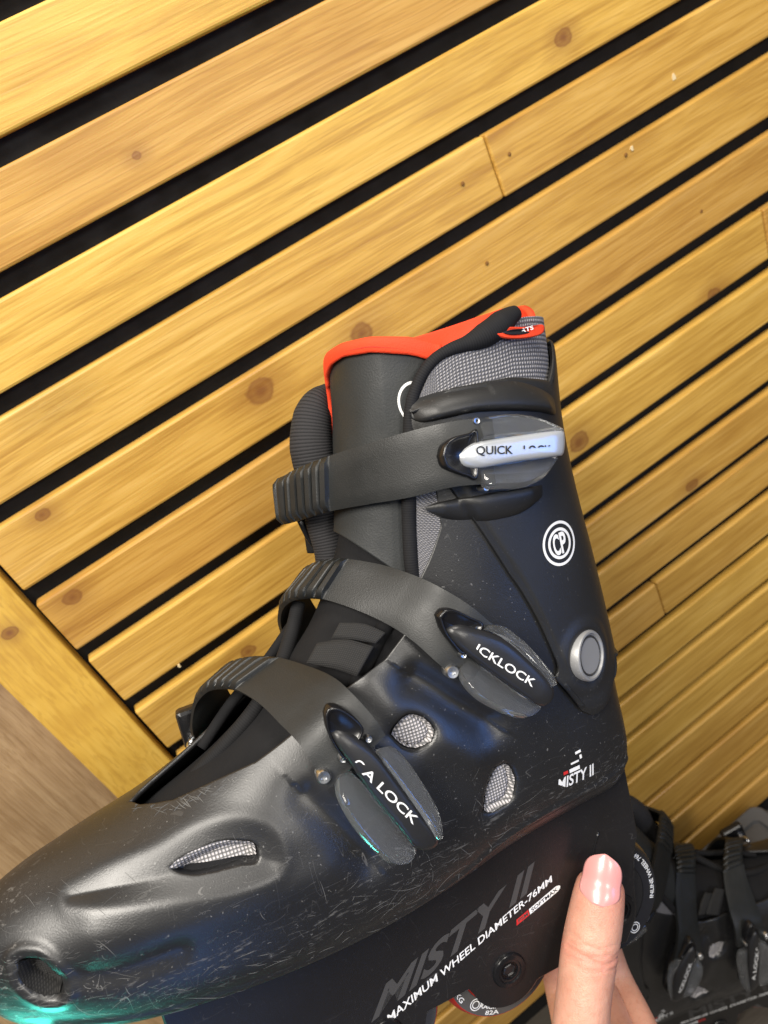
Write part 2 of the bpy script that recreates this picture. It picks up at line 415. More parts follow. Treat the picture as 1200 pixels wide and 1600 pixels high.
def clip2d(v, f, planes):
    """keep the part of a flat text where a*u+b*v+c > 0 for every plane"""
    bm = bmesh.new(); vs = [bm.verts.new((x, y, 0)) for x, y in v]
    for q in f:
        try: bm.faces.new([vs[i] for i in q])
        except ValueError: pass
    for a, b, c in planes:
        co = Vector((a, b, 0)) * (-c / (a * a + b * b))
        bmesh.ops.bisect_plane(bm, geom=bm.verts[:] + bm.edges[:] + bm.faces[:], plane_co=co, plane_no=(a, b, 0), clear_inner=True, dist=1e-5)
    bm.verts.index_update()
    v = np.array([x.co[:2] for x in bm.verts]); f = [tuple(x.index for x in q.verts) for q in bm.faces]; bm.free()
    return v, f

def quad_map(v, q):
    q = np.asarray(q, float); u, w = v[:, :1].copy(), v[:, 1:2]
    if MIRROR: u = 1 - u
    return (q[0] * (1 - u) + q[1] * u) * (1 - w) + (q[3] * (1 - u) + q[2] * u) * w

def thing(name, label, cat, group=None):
    o = bpy.data.objects.new(name, None); o.empty_display_size = 0.05; COL.objects.link(o)
    o['label'] = label; o['category'] = cat
    if group: o['group'] = group
    return o

# ------------------------------------------------------------------ the setting
WY = 0.480                     # front face of the slats
PITCH, SLAT_H, SLAT_T = 0.055, 0.0434, 0.0104
# a few knots that stand where the wall shows them (x, z, radius)
KNOTS = [(0.0759, 0.9977, .0030), (0.0695, 0.8432, .0075), (-0.1076, 0.7931, .0050), (-0.0382, 0.6792, .0055), (-0.0893, 0.8504, .0040),
         (0.1504, 0.8402, .0070), (0.4499, 0.7063, .0060), (0.2822, 0.6618, .0070), (0.371, 0.9406, .0050), (0.3785, 0.5462, .0060), (-0.1501, 0.7974, .0040)]
def add_knots(mat):
    nt = mat.node_tree; L = nt.links.new; b = nt.nodes['Principled BSDF']
    geo = N(nt, 'ShaderNodeNewGeometry')
    wn = N(nt, 'ShaderNodeTexNoise', i_Scale=45.0, i_Detail=4.0); L(geo.outputs['Position'], wn.inputs['Vector'])
    dist = None
    for x, z, r in KNOTS:
        v = N(nt, 'ShaderNodeVectorMath', operation='SUBTRACT'); L(geo.outputs['Position'], v.inputs[0]); v.inputs[1].default_value = (x, WY, z)
        s = N(nt, 'ShaderNodeVectorMath', operation='MULTIPLY'); L(v.outputs[0], s.inputs[0]); s.inputs[1].default_value = (0.85 / r, 0.0, 1.1 / r)
        ln = N(nt, 'ShaderNodeVectorMath', operation='LENGTH'); L(s.outputs[0], ln.inputs[0])
        dist = ln.outputs['Value'] if dist is None else math_(nt, 'MINIMUM', dist, ln.outputs['Value'])
    dist = math_(nt, 'ADD', dist, math_(nt, 'MULTIPLY', math_(nt, 'SUBTRACT', wn.outputs[0], 0.5), 2.2))
    k = ramp(nt, math_(nt, 'MULTIPLY', dist, 0.25), [(0.0, (0.92, 0.92, 0.92)), (0.15, (0.70, 0.70, 0.70)), (0.24, (0.80, 0.80, 0.80)), (0.30, (0.30, 0.30, 0.30)), (0.9, (0, 0, 0))])
    old = b.inputs['Base Color'].links[0].from_socket
    L(mixc(nt, k, old, (0.20, 0.072, 0.018, 1)), b.inputs['Base Color'])
add_knots(MT['slat']); add_knots(MT['board'])

def struct(o): o['kind'] = 'structure'; return o
wall = struct(box('wall', (-0.177, WY + SLAT_T, 0.0), (1.0, WY + SLAT_T + 0.03, 1.5), MT['backing']))
X0, X1 = -0.1275, 0.96
slat_cache = {}
def slat(xa, xb, ztop, dy):
    key = round(xb - xa, 4)
    if key not in slat_cache:
        o = box('slat', (-key / 2, 0, -SLAT_H), (key / 2, SLAT_T - 0.0002, 0), MT['slat'], wall, bev=0.0017)
        slat_cache[key] = o.data
    else:
        o = bpy.data.objects.new('slat', slat_cache[key]); COL.objects.link(o); o.parent = wall
    o.location = ((xa + xb) / 2, WY + dy, ztop)
    o.rotation_euler = (0, random.uniform(-.0012, .0012), 0)
    return o
for k in range(-5, 20):
    zt = H - (-0.14242 + k * PITCH)
    if zt - SLAT_H < 0.004: continue
    dy = random.uniform(-0.0006, 0.0001)
    if k == 4: slat(X0, 0.2895, zt, dy); slat(0.2902, X1, zt, dy - 0.0005)
    elif k == 7: slat(X0, 0.5172, zt, dy); slat(0.5180, X1, zt, dy - 0.0004)
    elif k == 12: slat(X0, 0.31, zt, dy); slat(0.3108, X1, zt, dy)
    else: slat(X0 + random.uniform(-.0008, .0008), X1, zt, dy)
for x, z in [(0.262, 0.8924), (0.3035, 0.8933), (0.2585, 0.8359), (0.4544, 0.7777), (0.3969, 0.8497)]:
    o = lathe('nail', [(0.0001, 0), (0.0009, 0), (0.0015, 0.0003), (0.0013, 0.0006)], (x, WY - 0.0012, z), (0, 1, 0), MT['dentshade'], wall, seg=10)
    o.data.transform(Matrix.Diagonal((100, 100, 100, 1)))
for x, z, r in [(0.4547, 0.8806, .0032), (0.4038, 0.8513, .0024), (-0.0831, 0.7033, .0018)]:
    pts = [(x + r * 0.5 * math.cos(a) * (1 + .4 * math.sin(3 * a + x * 90)), z + r * math.sin(a) * (1 + .3 * math.cos(2 * a))) for a in np.linspace(0, 2 * math.pi, 11)[:-1]]
    V = [(px, WY - 0.0009, pz) for px, pz in pts] + [(px, WY + .0002, pz) for px, pz in pts]
    fixn(mk('chip', V, [tuple(range(10))] + [(i, (i + 1) % 10, 10 + (i + 1) % 10, 10 + i) for i in range(10)], MT['dent'], wall, smooth=False, scale=1.0))
edge = box('edge_board', (-0.1765, WY - 0.003, 0.004), (-0.1312, WY + SLAT_T - .0003, 1.5), MT['board'], None, bev=0.0012)
edge['label'] = 'upright yellow pine board closing the left ends of the slats'; edge['category'] = 'board'
lam = struct(box('wall_panel', (-0.9, WY + 0.0045, 0.0), (-0.1775, WY + 0.03, 1.5), MT['laminate']))
floor = struct(box('floor', (-2.5, -2.5, -0.05), (2.5, WY + 0.04, 0.0), MT['floor']))

# low grey plastic case lying against the foot of the wall
def rrect(x0, x1, y0, y1, r, z, n=6):
    P = []
    for cx, cy, a0 in ((x1 - r, y1 - r, 0), (x0 + r, y1 - r, 90), (x0 + r, y0 + r, 180), (x1 - r, y0 + r, 270)):
        for i in range(n + 1):
            a = math.radians(a0 + 90 * i / n); P.append((cx + r * math.cos(a), cy + r * math.sin(a), z))
    return P
def stack(name, rings, mat, parent, scale=1.0):
    n = len(rings[0]); V = [p for r in rings for p in r]
    F = gridf(len(rings), n, True) + [tuple(range(n))[::-1], tuple(range((len(rings) - 1) * n, len(rings) * n))]
    return fixn(mk(name, V, F, mat, parent, scale=scale, auto=35))
case = thing('storage_case', 'dark grey plastic case with a stepped lid on the floor by the slatted wall', 'case')
cx0, cx1, cy0, cy1, ct = 0.214, 0.345, 0.390, 0.472, 0.074
stack('body', [rrect(cx0, cx1, cy0, cy1, .014, .0006), rrect(cx0, cx1, cy0, cy1, .014, ct - .004), rrect(cx0 + .003, cx1 - .003, cy0 + .003, cy1 - .003, .012, ct),
               rrect(cx0 + .016, cx1 - .016, cy0 + .016, cy1 - .016, .008, ct), rrect(cx0 + .018, cx1 - .018, cy0 + .018, cy1 - .018, .007, ct - .004)], MT['tray'], case)
stack('lid', [rrect(cx0 + .021, cx1 - .021, cy0 + .021, cy1 - .021, .006, ct - .0038), rrect(cx0 + .021, cx1 - .021, cy0 + .021, cy1 - .021, .006, ct + .001), rrect(cx0 + .023, cx1 - .023, cy0 + .023, cy1 - .023, .005, ct + .0025)], MT['tray'], case)

# ---- measured outlines of the skate (cm)
D = {'strap3': [((14.45, -2.2, 20.531), (14.784, -2.2, 18.276)), ((14.12, -1.2, 20.772), (14.581, -1.2, 18.419)), ((13.524, -0.2, 21.023), (14.008, -0.2, 18.576)), ((12.591, 1.0, 21.233), (13.171, 1.0, 18.758)), ((11.326, 2.6, 21.454), (11.836, 2.6, 18.845)), ((9.964, 4.0, 21.618), (10.384, 4.1, 18.87)), ((8.658, 4.9, 21.67), (9.06, 5.0, 18.961)), ((7.489, 5.3, 21.57), (8.04, 5.4, 18.846)), ((6.653, 5.4, 21.365), (7.236, 5.45, 18.63))],
 'strap2': [((14.668, -2.6, 14.877), (16.376, -3.0, 12.905)), ((14.397, -1.5, 15.808), (16.318, -2.0, 14.064)), ((14.017, -0.6, 16.135), (15.988, -0.9, 14.735)), ((13.639, 0.2, 16.306), (15.424, 0.1, 14.955)), ((13.01, 1.1, 16.282), (14.643, 1.0, 14.821)), ((11.891, 2.4, 15.857), (13.68, 2.3, 14.31)), ((10.979, 3.8, 15.348), (12.71, 3.5, 13.612)), ((10.302, 4.8, 14.776), (12.044, 4.5, 12.877)), ((9.554, 5.3, 13.921), (11.505, 5.2, 11.891)), ((8.822, 5.5, 12.884), (11.038, 5.4, 11.12)), ((8.342, 5.6, 12.141), (10.606, 5.5, 10.507))],
 'strap1': [((19.847, -2.8, 11.509), (21.995, -3.2, 9.103)), ((19.53, -2.0, 12.127), (21.592, -2.4, 10.72)), ((19.002, -1.2, 12.516), (20.879, -1.2, 11.717)), ((18.236, -0.3, 12.77), (20.187, -0.3, 11.958)), ((17.305, 0.9, 12.722), (19.547, 0.6, 11.893)), ((16.363, 2.4, 12.422), (18.835, 2.0, 11.45)), ((15.641, 3.8, 12.078), (18.297, 3.5, 10.794)), ((15.222, 4.8, 11.48), (17.872, 4.7, 10.129)), ((14.82, 5.3, 10.619), (17.569, 5.2, 8.987)), ((14.566, 5.45, 9.747), (17.359, 5.35, 8.436))],
 'b3_insert': [(8.649, 5.532, 20.302), (8.262, 5.529, 20.508), (7.628, 5.538, 20.598), (5.861, 5.581, 20.436), (3.731, 5.637, 20.166), (3.476, 5.657, 19.872), (3.703, 5.69, 19.117), (4.018, 5.687, 19.052), (6.145, 5.63, 19.345), (7.824, 5.588, 19.502), (8.462, 5.563, 19.754), (8.655, 5.544, 20.054)],
 'b3_wing_a': [(7.414, 5.536, 20.711), (7.184, 5.509, 21.351), (6.4, 5.523, 21.384), (5.347, 5.554, 21.187), (4.42, 5.592, 20.793), (3.765, 5.63, 20.29), (3.635, 5.646, 20.027), (5.555, 5.589, 20.389)],
 'b3_wing_b': [(7.731, 5.59, 19.506), (7.795, 5.625, 18.791), (7.059, 5.653, 18.507), (6.031, 5.684, 18.314), (4.949, 5.703, 18.369), (4.185, 5.703, 18.66), (3.869, 5.693, 18.985), (5.847, 5.64, 19.267)],
 'b3_bolts': [(7.401, 5.499, 21.459), (7.685, 5.635, 18.62)],
 'b3_hole': [(9.33, 5.511, 20.45), (9.074, 5.496, 20.852), (8.605, 5.496, 21.037), (7.876, 5.51, 21.049), (7.525, 5.52, 20.99), (8.0, 5.601, 19.184), (8.401, 5.587, 19.291), (8.969, 5.557, 19.665), (9.3, 5.534, 20.001)],
 'b3_n': (0.02, 0.9986, 0.0499), 'b2_insert': [(10.941, 5.664, 13.297), (10.67, 5.669, 13.41), (10.166, 5.712, 13.277), (8.66, 5.909, 12.212), (7.52, 6.142, 10.571), (6.981, 6.278, 9.527), (6.974, 6.345, 8.866), (7.58, 6.329, 8.66), (8.214, 6.233, 9.24), (9.298, 6.031, 10.615), (10.439, 5.814, 12.101), (10.848, 5.721, 12.781)],
 'b2_wing_a': [(9.348, 5.817, 12.725), (9.022, 5.829, 12.794), (8.362, 5.899, 12.494), (7.895, 5.983, 11.933), (7.453, 6.077, 11.258), (7.06, 6.188, 10.387), (6.803, 6.283, 9.585), (6.981, 6.278, 9.527), (7.52, 6.142, 10.571), (8.392, 5.952, 11.949)],
 'b2_wing_b': [(10.743, 5.86, 11.454), (10.226, 5.88, 11.568), (9.784, 5.944, 11.188), (9.314, 6.035, 10.562), (8.222, 6.235, 9.213), (7.588, 6.331, 8.633), (7.707, 6.344, 8.437), (8.37, 6.301, 8.464), (8.971, 6.232, 8.796), (9.73, 6.124, 9.418), (10.434, 6.005, 10.19), (10.782, 5.914, 10.89)],
 'b2_bolts': [(11.09, 5.845, 11.399), (9.586, 5.789, 12.86), (10.469, 5.822, 11.996)],
 'b2_hole': [(11.12, 5.59, 13.924), (10.828, 5.589, 14.115), (10.382, 5.627, 14.003), (9.799, 5.712, 13.504), (9.281, 5.797, 12.964), (9.944, 5.808, 12.457), (10.469, 5.822, 11.996), (10.858, 5.734, 12.641), (11.073, 5.66, 13.254)],
 'b2_n': (0.0596, 0.9933, 0.0993), 'b1_insert': [(16.773, 5.658, 10.806), (16.55, 5.664, 10.92), (16.147, 5.719, 10.695), (15.346, 5.892, 9.599), (14.697, 6.115, 7.893), (14.027, 6.36, 5.98), (13.721, 6.483, 4.994), (13.982, 6.492, 4.691), (14.676, 6.415, 4.91), (15.112, 6.28, 5.915), (15.863, 6.034, 7.766), (16.461, 5.805, 9.585), (16.731, 5.704, 10.376)],
 'b1_wing_a': [(15.269, 5.921, 9.375), (14.85, 5.956, 9.364), (14.479, 6.004, 9.173), (14.08, 6.108, 8.461), (13.776, 6.229, 7.492), (13.534, 6.338, 6.597), (13.426, 6.422, 5.834), (13.554, 6.468, 5.276), (13.737, 6.467, 5.145), (14.013, 6.356, 6.032), (14.682, 6.111, 7.945)],
 'b1_wing_b': [(16.917, 5.832, 8.945), (16.529, 5.872, 8.857), (16.203, 5.949, 8.344), (15.739, 6.1, 7.21), (15.126, 6.284, 5.863), (14.713, 6.405, 4.982), (14.867, 6.427, 4.641), (15.287, 6.399, 4.579), (15.91, 6.307, 5.002), (16.493, 6.157, 6.031), (16.961, 6.0, 7.229), (17.151, 5.877, 8.309)],
 'b1_bolts': [(17.524, 5.767, 9.115), (15.365, 5.848, 10.026), (16.593, 5.792, 9.605)],
 'b1_hole': [(16.822, 5.575, 11.595), (16.589, 5.569, 11.844), (16.191, 5.614, 11.706), (15.74, 5.705, 11.162), (15.479, 5.79, 10.514), (15.896, 5.806, 10.021), (16.482, 5.81, 9.509), (16.781, 5.717, 10.2), (16.9, 5.635, 10.934)],
 'b1_n': (0.0794, 0.9919, 0.0992), 'vent_a': [(14.009, 4.449, 9.028), (13.728, 4.406, 9.325), (13.23, 4.383, 9.592), (12.764, 4.416, 9.528), (12.301, 4.486, 9.12), (12.079, 4.547, 8.574), (12.293, 4.584, 8.167), (12.763, 4.605, 7.975), (13.27, 4.603, 8.057), (13.707, 4.553, 8.448)],
 'vent_b': [(10.57, 4.554, 3.764), (10.369, 4.577, 4.394), (10.041, 4.578, 4.99), (9.476, 4.563, 5.537), (8.938, 4.544, 5.466), (8.729, 4.521, 4.768), (8.805, 4.501, 4.28), (9.116, 4.469, 3.681), (9.878, 4.496, 3.536), (10.32, 4.524, 3.565)],
 'vent_toe': [(24.207, 3.92, 6.936), (23.662, 3.91, 7.128), (22.997, 3.997, 7.218), (22.22, 4.125, 7.272), (21.532, 4.322, 7.136), (20.925, 4.523, 6.859), (20.855, 4.659, 6.488), (21.02, 4.747, 6.145), (21.618, 4.654, 6.29), (22.676, 4.484, 6.411), (23.5, 4.285, 6.567), (23.972, 4.08, 6.773)],
 'vent_toe_recess': [(28.238, 2.76, 6.918), (26.65, 2.96, 7.226), (24.563, 3.466, 7.37), (22.83, 3.685, 7.694), (21.292, 4.092, 7.646), (20.315, 4.476, 7.151), (20.107, 4.788, 6.179), (20.463, 4.883, 5.657), (22.0, 4.78, 5.732), (24.157, 4.387, 6.133), (26.533, 3.654, 6.538)],
 'vent_tip': [(30.67, 3.073, 5.269), (30.351, 3.186, 5.343), (29.836, 3.444, 5.2), (29.558, 3.673, 4.722), (29.368, 3.805, 4.069), (29.56, 3.739, 3.654), (30.101, 3.539, 3.749), (30.513, 3.365, 4.124), (30.747, 3.224, 4.577)],
 'groove1': [(12.2, 4.193, 10.98), (11.484, 4.366, 10.197), (10.868, 4.468, 9.437), (9.381, 4.536, 7.848)],
 'groove2': [(18.271, 4.442, 7.849), (17.746, 4.725, 6.883), (17.093, 4.883, 5.579), (16.379, 4.88, 4.174)],
 'shell_logo': [(6.584, 4.224, 2.862), (4.282, 4.012, 2.691), (4.378, 4.242, 4.491), (6.513, 4.445, 4.513)],
 'cuff_logo': [(4.907, 4.558, 15.151), (2.838, 3.981, 14.434), (3.61, 4.273, 15.767), (4.132, 4.419, 13.816)],
 'pivot': [(3.511, 4.336, 8.977), (3.089, 4.178, 10.168), (3.913, 4.483, 7.678), (4.38, 4.559, 9.185), (2.452, 3.914, 8.539)],
 'brow_up': [(9.64, 4.154, 22.359), (9.39, 4.232, 22.847), (8.397, 4.534, 23.162), (7.245, 4.722, 23.148), (5.971, 4.76, 23.04), (4.419, 4.607, 22.68), (2.933, 4.103, 21.943), (2.08, 3.541, 21.397)],
 'brow_lo': [(9.66, 4.152, 22.217), (9.25, 4.327, 21.881), (8.174, 4.616, 21.805), (6.97, 4.751, 21.748), (5.43, 4.723, 21.455), (3.641, 4.352, 21.014), (2.509, 3.794, 20.618), (2.207, 3.593, 20.791)],
 'chin_up': [(9.966, 4.107, 18.264), (9.25, 4.335, 18.294), (8.069, 4.582, 18.227), (6.893, 4.681, 18.129), (5.542, 4.657, 17.942), (4.169, 4.44, 17.737)],
 'chin_lo': [(9.884, 4.142, 18.066), (9.194, 4.358, 17.572), (8.22, 4.552, 17.124), (7.023, 4.654, 16.856), (5.631, 4.643, 16.801), (4.248, 4.455, 17.192)],
 'misty': [(17.948, 2.1, -5.806), (7.965, 2.1, -3.119), (7.641, 2.1, -1.716), (17.226, 2.1, -4.301)],
 'maxwheel': [(17.114, 2.1, -6.288), (6.811, 2.1, -3.263), (6.891, 2.1, -2.916), (17.212, 2.1, -5.859)],
 'softmax': [(9.428, 2.1, -4.722), (6.488, 2.1, -3.963), (6.554, 2.1, -3.543), (9.417, 2.1, -4.343)],
 'frame_line': [(3.634, 2.1, -1.828), (5.048, 2.1, -4.279), (6.234, 2.1, -6.449)],
 'liner_pipe': [(10.9, 3.414, 16.022), (10.465, 3.41, 18.146), (9.811, 3.623, 20.924), (9.433, 3.735, 22.481), (9.063, 3.839, 23.284), (8.529, 3.986, 23.959), (7.921, 4.127, 24.397), (7.211, 4.24, 24.616), (6.071, 4.3, 24.742), (5.05, 4.263, 25.007), (4.028, 4.115, 25.404)],
 'web_a': [(15.6, 2.179, 13.26), (14.482, 2.911, 13.249), (13.465, 3.507, 12.726), (16.319, 2.266, 12.577), (15.396, 3.037, 12.23), (14.548, 3.577, 11.713)],
 'web_b': [(14.451, 2.539, 13.961), (13.499, 3.134, 13.703), (12.803, 3.539, 13.146), (14.995, 2.528, 13.396), (14.076, 3.144, 13.142), (13.36, 3.504, 12.817)],
 'tongue_ring': [(8.864, 2.2, 22.842)],
 'tag': [(5.383, 4.435, 24.914), (4.721, 4.379, 24.992), (3.678, 4.168, 24.833), (2.611, 3.743, 24.782), (2.717, 3.783, 24.422), (3.72, 4.168, 24.371), (4.764, 4.379, 24.554)]}
# station rows: front/top x,z ; back/bottom x,z ; half width ; exponent top, exponent bottom ; max-width fraction
ST=np.array([
(33.35,4.9,33.30,3.9,0.35,2.0,2.0,.5),
(33.0,5.9,32.8,2.6,1.45,2.0,2.3,.5),
(32.0,6.75,32.0,1.7,2.5,2.0,2.6,.5),
(30.2,7.45,30.2,1.0,3.5,2.0,3.0,.52),
(27.6,8.0,27.6,.4,4.3,2.1,3.4,.55),
(24.8,8.7,24.4,0.0,4.8,2.1,3.6,.56),
(22.2,9.7,20.6,-.35,5.0,2.1,3.8,.56),
(19.9,11.0,16.8,-.55,4.95,2.1,3.8,.55),
(17.9,12.4,12.8,-.4,4.8,2.1,3.8,.52),
(16.2,13.8,8.8,0.1,4.65,2.1,3.6,.5),
(15.0,15.2,4.8,.2,4.55,2.2,3.3,.5),
(14.2,16.5,1.8,0.2,4.5,2.2,2.9,.5),
(13.6,17.6,.5,1.6,4.4,2.2,2.5,.5),
(13.2,18.6,.35,5.,4.35,2.2,2.3,.5),
(12.9,19.6,.4,8.6,4.3,2.2,2.3,.5),
(12.6,20.6,.6,12.6,4.3,2.2,2.3,.5),
(12.3,21.8,.9,16.6,4.35,2.2,2.3,.5),
(12.0,23.0,.95,20.,4.4,2.2,2.3,.5),
(11.7,24.6,.6,23.5,4.4,2.2,2.3,.5),
(11.4,26.2,.4,26.5,4.4,2.2,2.3,.5)],float)
NS=len(ST)
def station(t):
    t=np.clip(np.asarray(t,float),0,NS-1-1e-6);i=np.floor(t).astype(int);u=(t-i)[...,None]
    p1=ST[i];p2=ST[i+1];p0=ST[np.maximum(i-1,0)];p3=ST[np.minimum(i+2,NS-1)]
    return .5*(2*p1+(p2-p0)*u+(2*p0-5*p1+4*p2-p3)*u**2+(3*p1-p0-3*p2+p3)*u**3)
def surf(th,t):
    """th degrees: 0 front/top ridge, 90 lateral, 180 back/bottom, 270 medial"""
    s=station(t);a=np.radians(th);ca,sa=np.cos(a),np.sin(a)
    fx,fz,bx,bz,w,n1,n2,m=[s[...,k] for k in range(8)]
    n=np.where(ca>0,n1,n2)
    c=np.sign(ca)*np.abs(ca)**(2/n);y=w*np.sign(sa)*np.abs(sa)**(2/n)
    k=np.where(c>0,m*(1-c),m+(1-m)*(-c))
    return np.stack([fx+(bx-fx)*k,y,fz+(bz-fz)*k],-1)

# ------------------------------------------------------------------ the skate (centimetres, x toe, y outer side, z up)
def shell_opening(t, medial=False):
    T_ = [4.80, 4.95, 5.2, 5.48, 6.13, 6.89, 7.42, 8.83, 9.32, 9.86, 11.2, 12.48, 14.39, 15.6]
    A_ = [0, 9, 16, 22, 29, 38, 41, 48, 51, 54, 55, 55, 66, 66]
    B_ = [0, 4, 8, 11, 17, 24, 30, 42, 46, 50, 53, 55, 66, 66]
    return np.interp(t, T_, B_ if medial else A_)

def snormal(th, t):
    e1, e2 = 0.4, 0.02
    a = surf(th + e1, t) - surf(th - e1, t); b = surf(th, np.minimum(t + e2, NS - 1.001)) - surf(th, np.maximum(t - e2, 0))
    n = np.cross(a, b); n /= np.linalg.norm(n, axis=-1, keepdims=True) + 1e-9
    s = station(t); ctr = np.stack([(s[..., 0] + s[..., 2]) / 2, 0 * s[..., 0], (s[..., 1] + s[..., 3]) / 2], -1)
    return n * np.sign(((surf(th, t) - ctr) * n).sum(-1))[..., None]

def poly_sd(x, z, poly):
    """signed distance (negative inside) to a closed outline in the x-z plane"""
    p = np.asarray(poly)[:, [0, 2]]; p = crom(np.vstack([p, p[:1]]), 61)[:-1]
    q = np.roll(p, -1, 0); X = np.stack([x.ravel(), z.ravel()], 1)
    d = np.full(len(X), 1e9); ins = np.zeros(len(X), bool)
    for a, b in zip(p, q):
        ab = b - a; t = np.clip(((X - a) @ ab) / (ab @ ab + 1e-12), 0, 1)
        d = np.minimum(d, np.linalg.norm(X - a - t[:, None] * ab, axis=1))
        c = (a[1] > X[:, 1]) != (b[1] > X[:, 1])
        ins ^= c & (X[:, 0] < (b[0] - a[0]) * (X[:, 1] - a[1]) / (b[1] - a[1] + 1e-12) + a[0])
    return np.where(ins, -d, d).reshape(x.shape)

def smooth01(x): x = np.clip(x, 0, 1); return x * x * (3 - 2 * x)

def line_d(x, z, path):
    p = np.asarray(path)[:, [0, 2]]; p = crom(p, 30); X = np.stack([x.ravel(), z.ravel()], 1); d = np.full(len(X), 1e9)
    side = np.zeros(len(X))
    for a, b in zip(p[:-1], p[1:]):
        ab = b - a; t = np.clip(((X - a) @ ab) / (ab @ ab), 0, 1); w = X - a - t[:, None] * ab
        dd = np.linalg.norm(w, axis=1); m = dd < d; d[m] = dd[m]; side[m] = np.sign(ab[0] * w[m, 1] - ab[1] * w[m, 0])
    return d.reshape(x.shape), side.reshape(x.shape)

HOLES = ('vent_a', 'vent_b', 'vent_toe', 'vent_tip')
def shell_relief(P):
    x, y, z = P[..., 0], P[..., 1], P[..., 2]
    d = np.zeros(x.shape); lat = smooth01((np.abs(y) - 0.8) / 1.2)
    for k in HOLES:
        sd = poly_sd(x, z, D[k]); d -= (0.9 if k == 'vent_tip' else 0.58 if k == 'vent_toe' else 0.45) * (1 - smooth01((sd + 0.10) / 0.16))
    sd = poly_sd(x, z, D['vent_toe_recess'])
    d -= 0.20 * (1 - smooth01((sd + 0.75) / 1.15)); d += 0.05 * np.exp(-((sd - 0.35) / 0.35) ** 2)
    sd = poly_sd(x, z, D['vent_tip']); d += 0.12 * np.exp(-((sd - 0.35) / 0.22) ** 2)
    # long hollow running back from the tip vent
    q, _ = line_d(x, z, [(29.2, 0, 4.3), (27.2, 0, 3.9), (24.8, 0, 3.9)]); d -= 0.16 * np.exp(-(q / 0.5) ** 2)
    sd = poly_sd(x, z, D['vent_a']); d -= 0.16 * np.exp(-np.clip(sd, 0, 9) / 0.35) * (sd > -0.2)
    sd = poly_sd(x, z, D['vent_b']); d -= 0.14 * np.exp(-np.clip(sd, 0, 9) / 0.30) * (sd > -0.2)
    # hollows in front of each buckle, with a crisp upper edge
    for k, dep in (('groove1', 0.42), ('groove2', 0.30)):
        q, s = line_d(x, z, D[k]); d -= dep * np.exp(-(q / np.where(s > 0, 0.85, 0.55)) ** 2)
    # flap ridge and side swell
    q, s = line_d(x, z, [(14.2, 0, 11.4), (13.4, 0, 9.8), (12.0, 0, 8.0), (10.6, 0, 6.4)]); d += 0.14 * np.exp(-(q / 0.7) ** 2)
    q, s = line_d(x, z, [(27.5, 0, 5.6), (23, 0, 5.0), (18.5, 0, 4.4)]); d += 0.14 * np.exp(-(q / 0.9) ** 2)
    # sole lip
    q, s = line_d(x, z, [(30, 0, 2.2), (26, 0, 1.35), (21, 0, .8), (16.5, 0, .55), (12.5, 0, .9), (9.6, 0, 1.75), (6.5, 0, 2.0), (1.5, 0, 1.9)]); d += 0.10 * np.exp(-(q / 0.22) ** 2)
    return d * lat

def surf_grid(TH, TT, off):
    return surf(TH, TT) + snormal(TH, TT) * (off[..., None] if np.ndim(off) else off)

def bvh_of(V, F): return BVHTree.FromPolygons([tuple(v) for v in V], F)
def drop(bvh, x, z, off, far=25.0):
    h = bvh.ray_cast(Vector((x, far, z)), Vector((0, -1, 0)))
    if h[0] is None: return None
    n = h[1] if h[1].y > 0 else -h[1]
    return np.array(h[0] + n * off)
def drop_pts(bvh, P, off):
    out = []; last = None
    for p in P:
        q = drop(bvh, p[0], p[2], off)
        if q is None: q = np.array(p) if last is None else np.array((p[0], last, p[2]))
        last = q[1]; out.append(q)
    return np.array(out)

def decal(name, v, f, quad, bvh, off, mat, parent):
    P = quad_map(v, quad)
    P = drop_pts(bvh, P, off) if bvh is not None else P
    return mk(name, P, f, mat, parent, smooth=False)

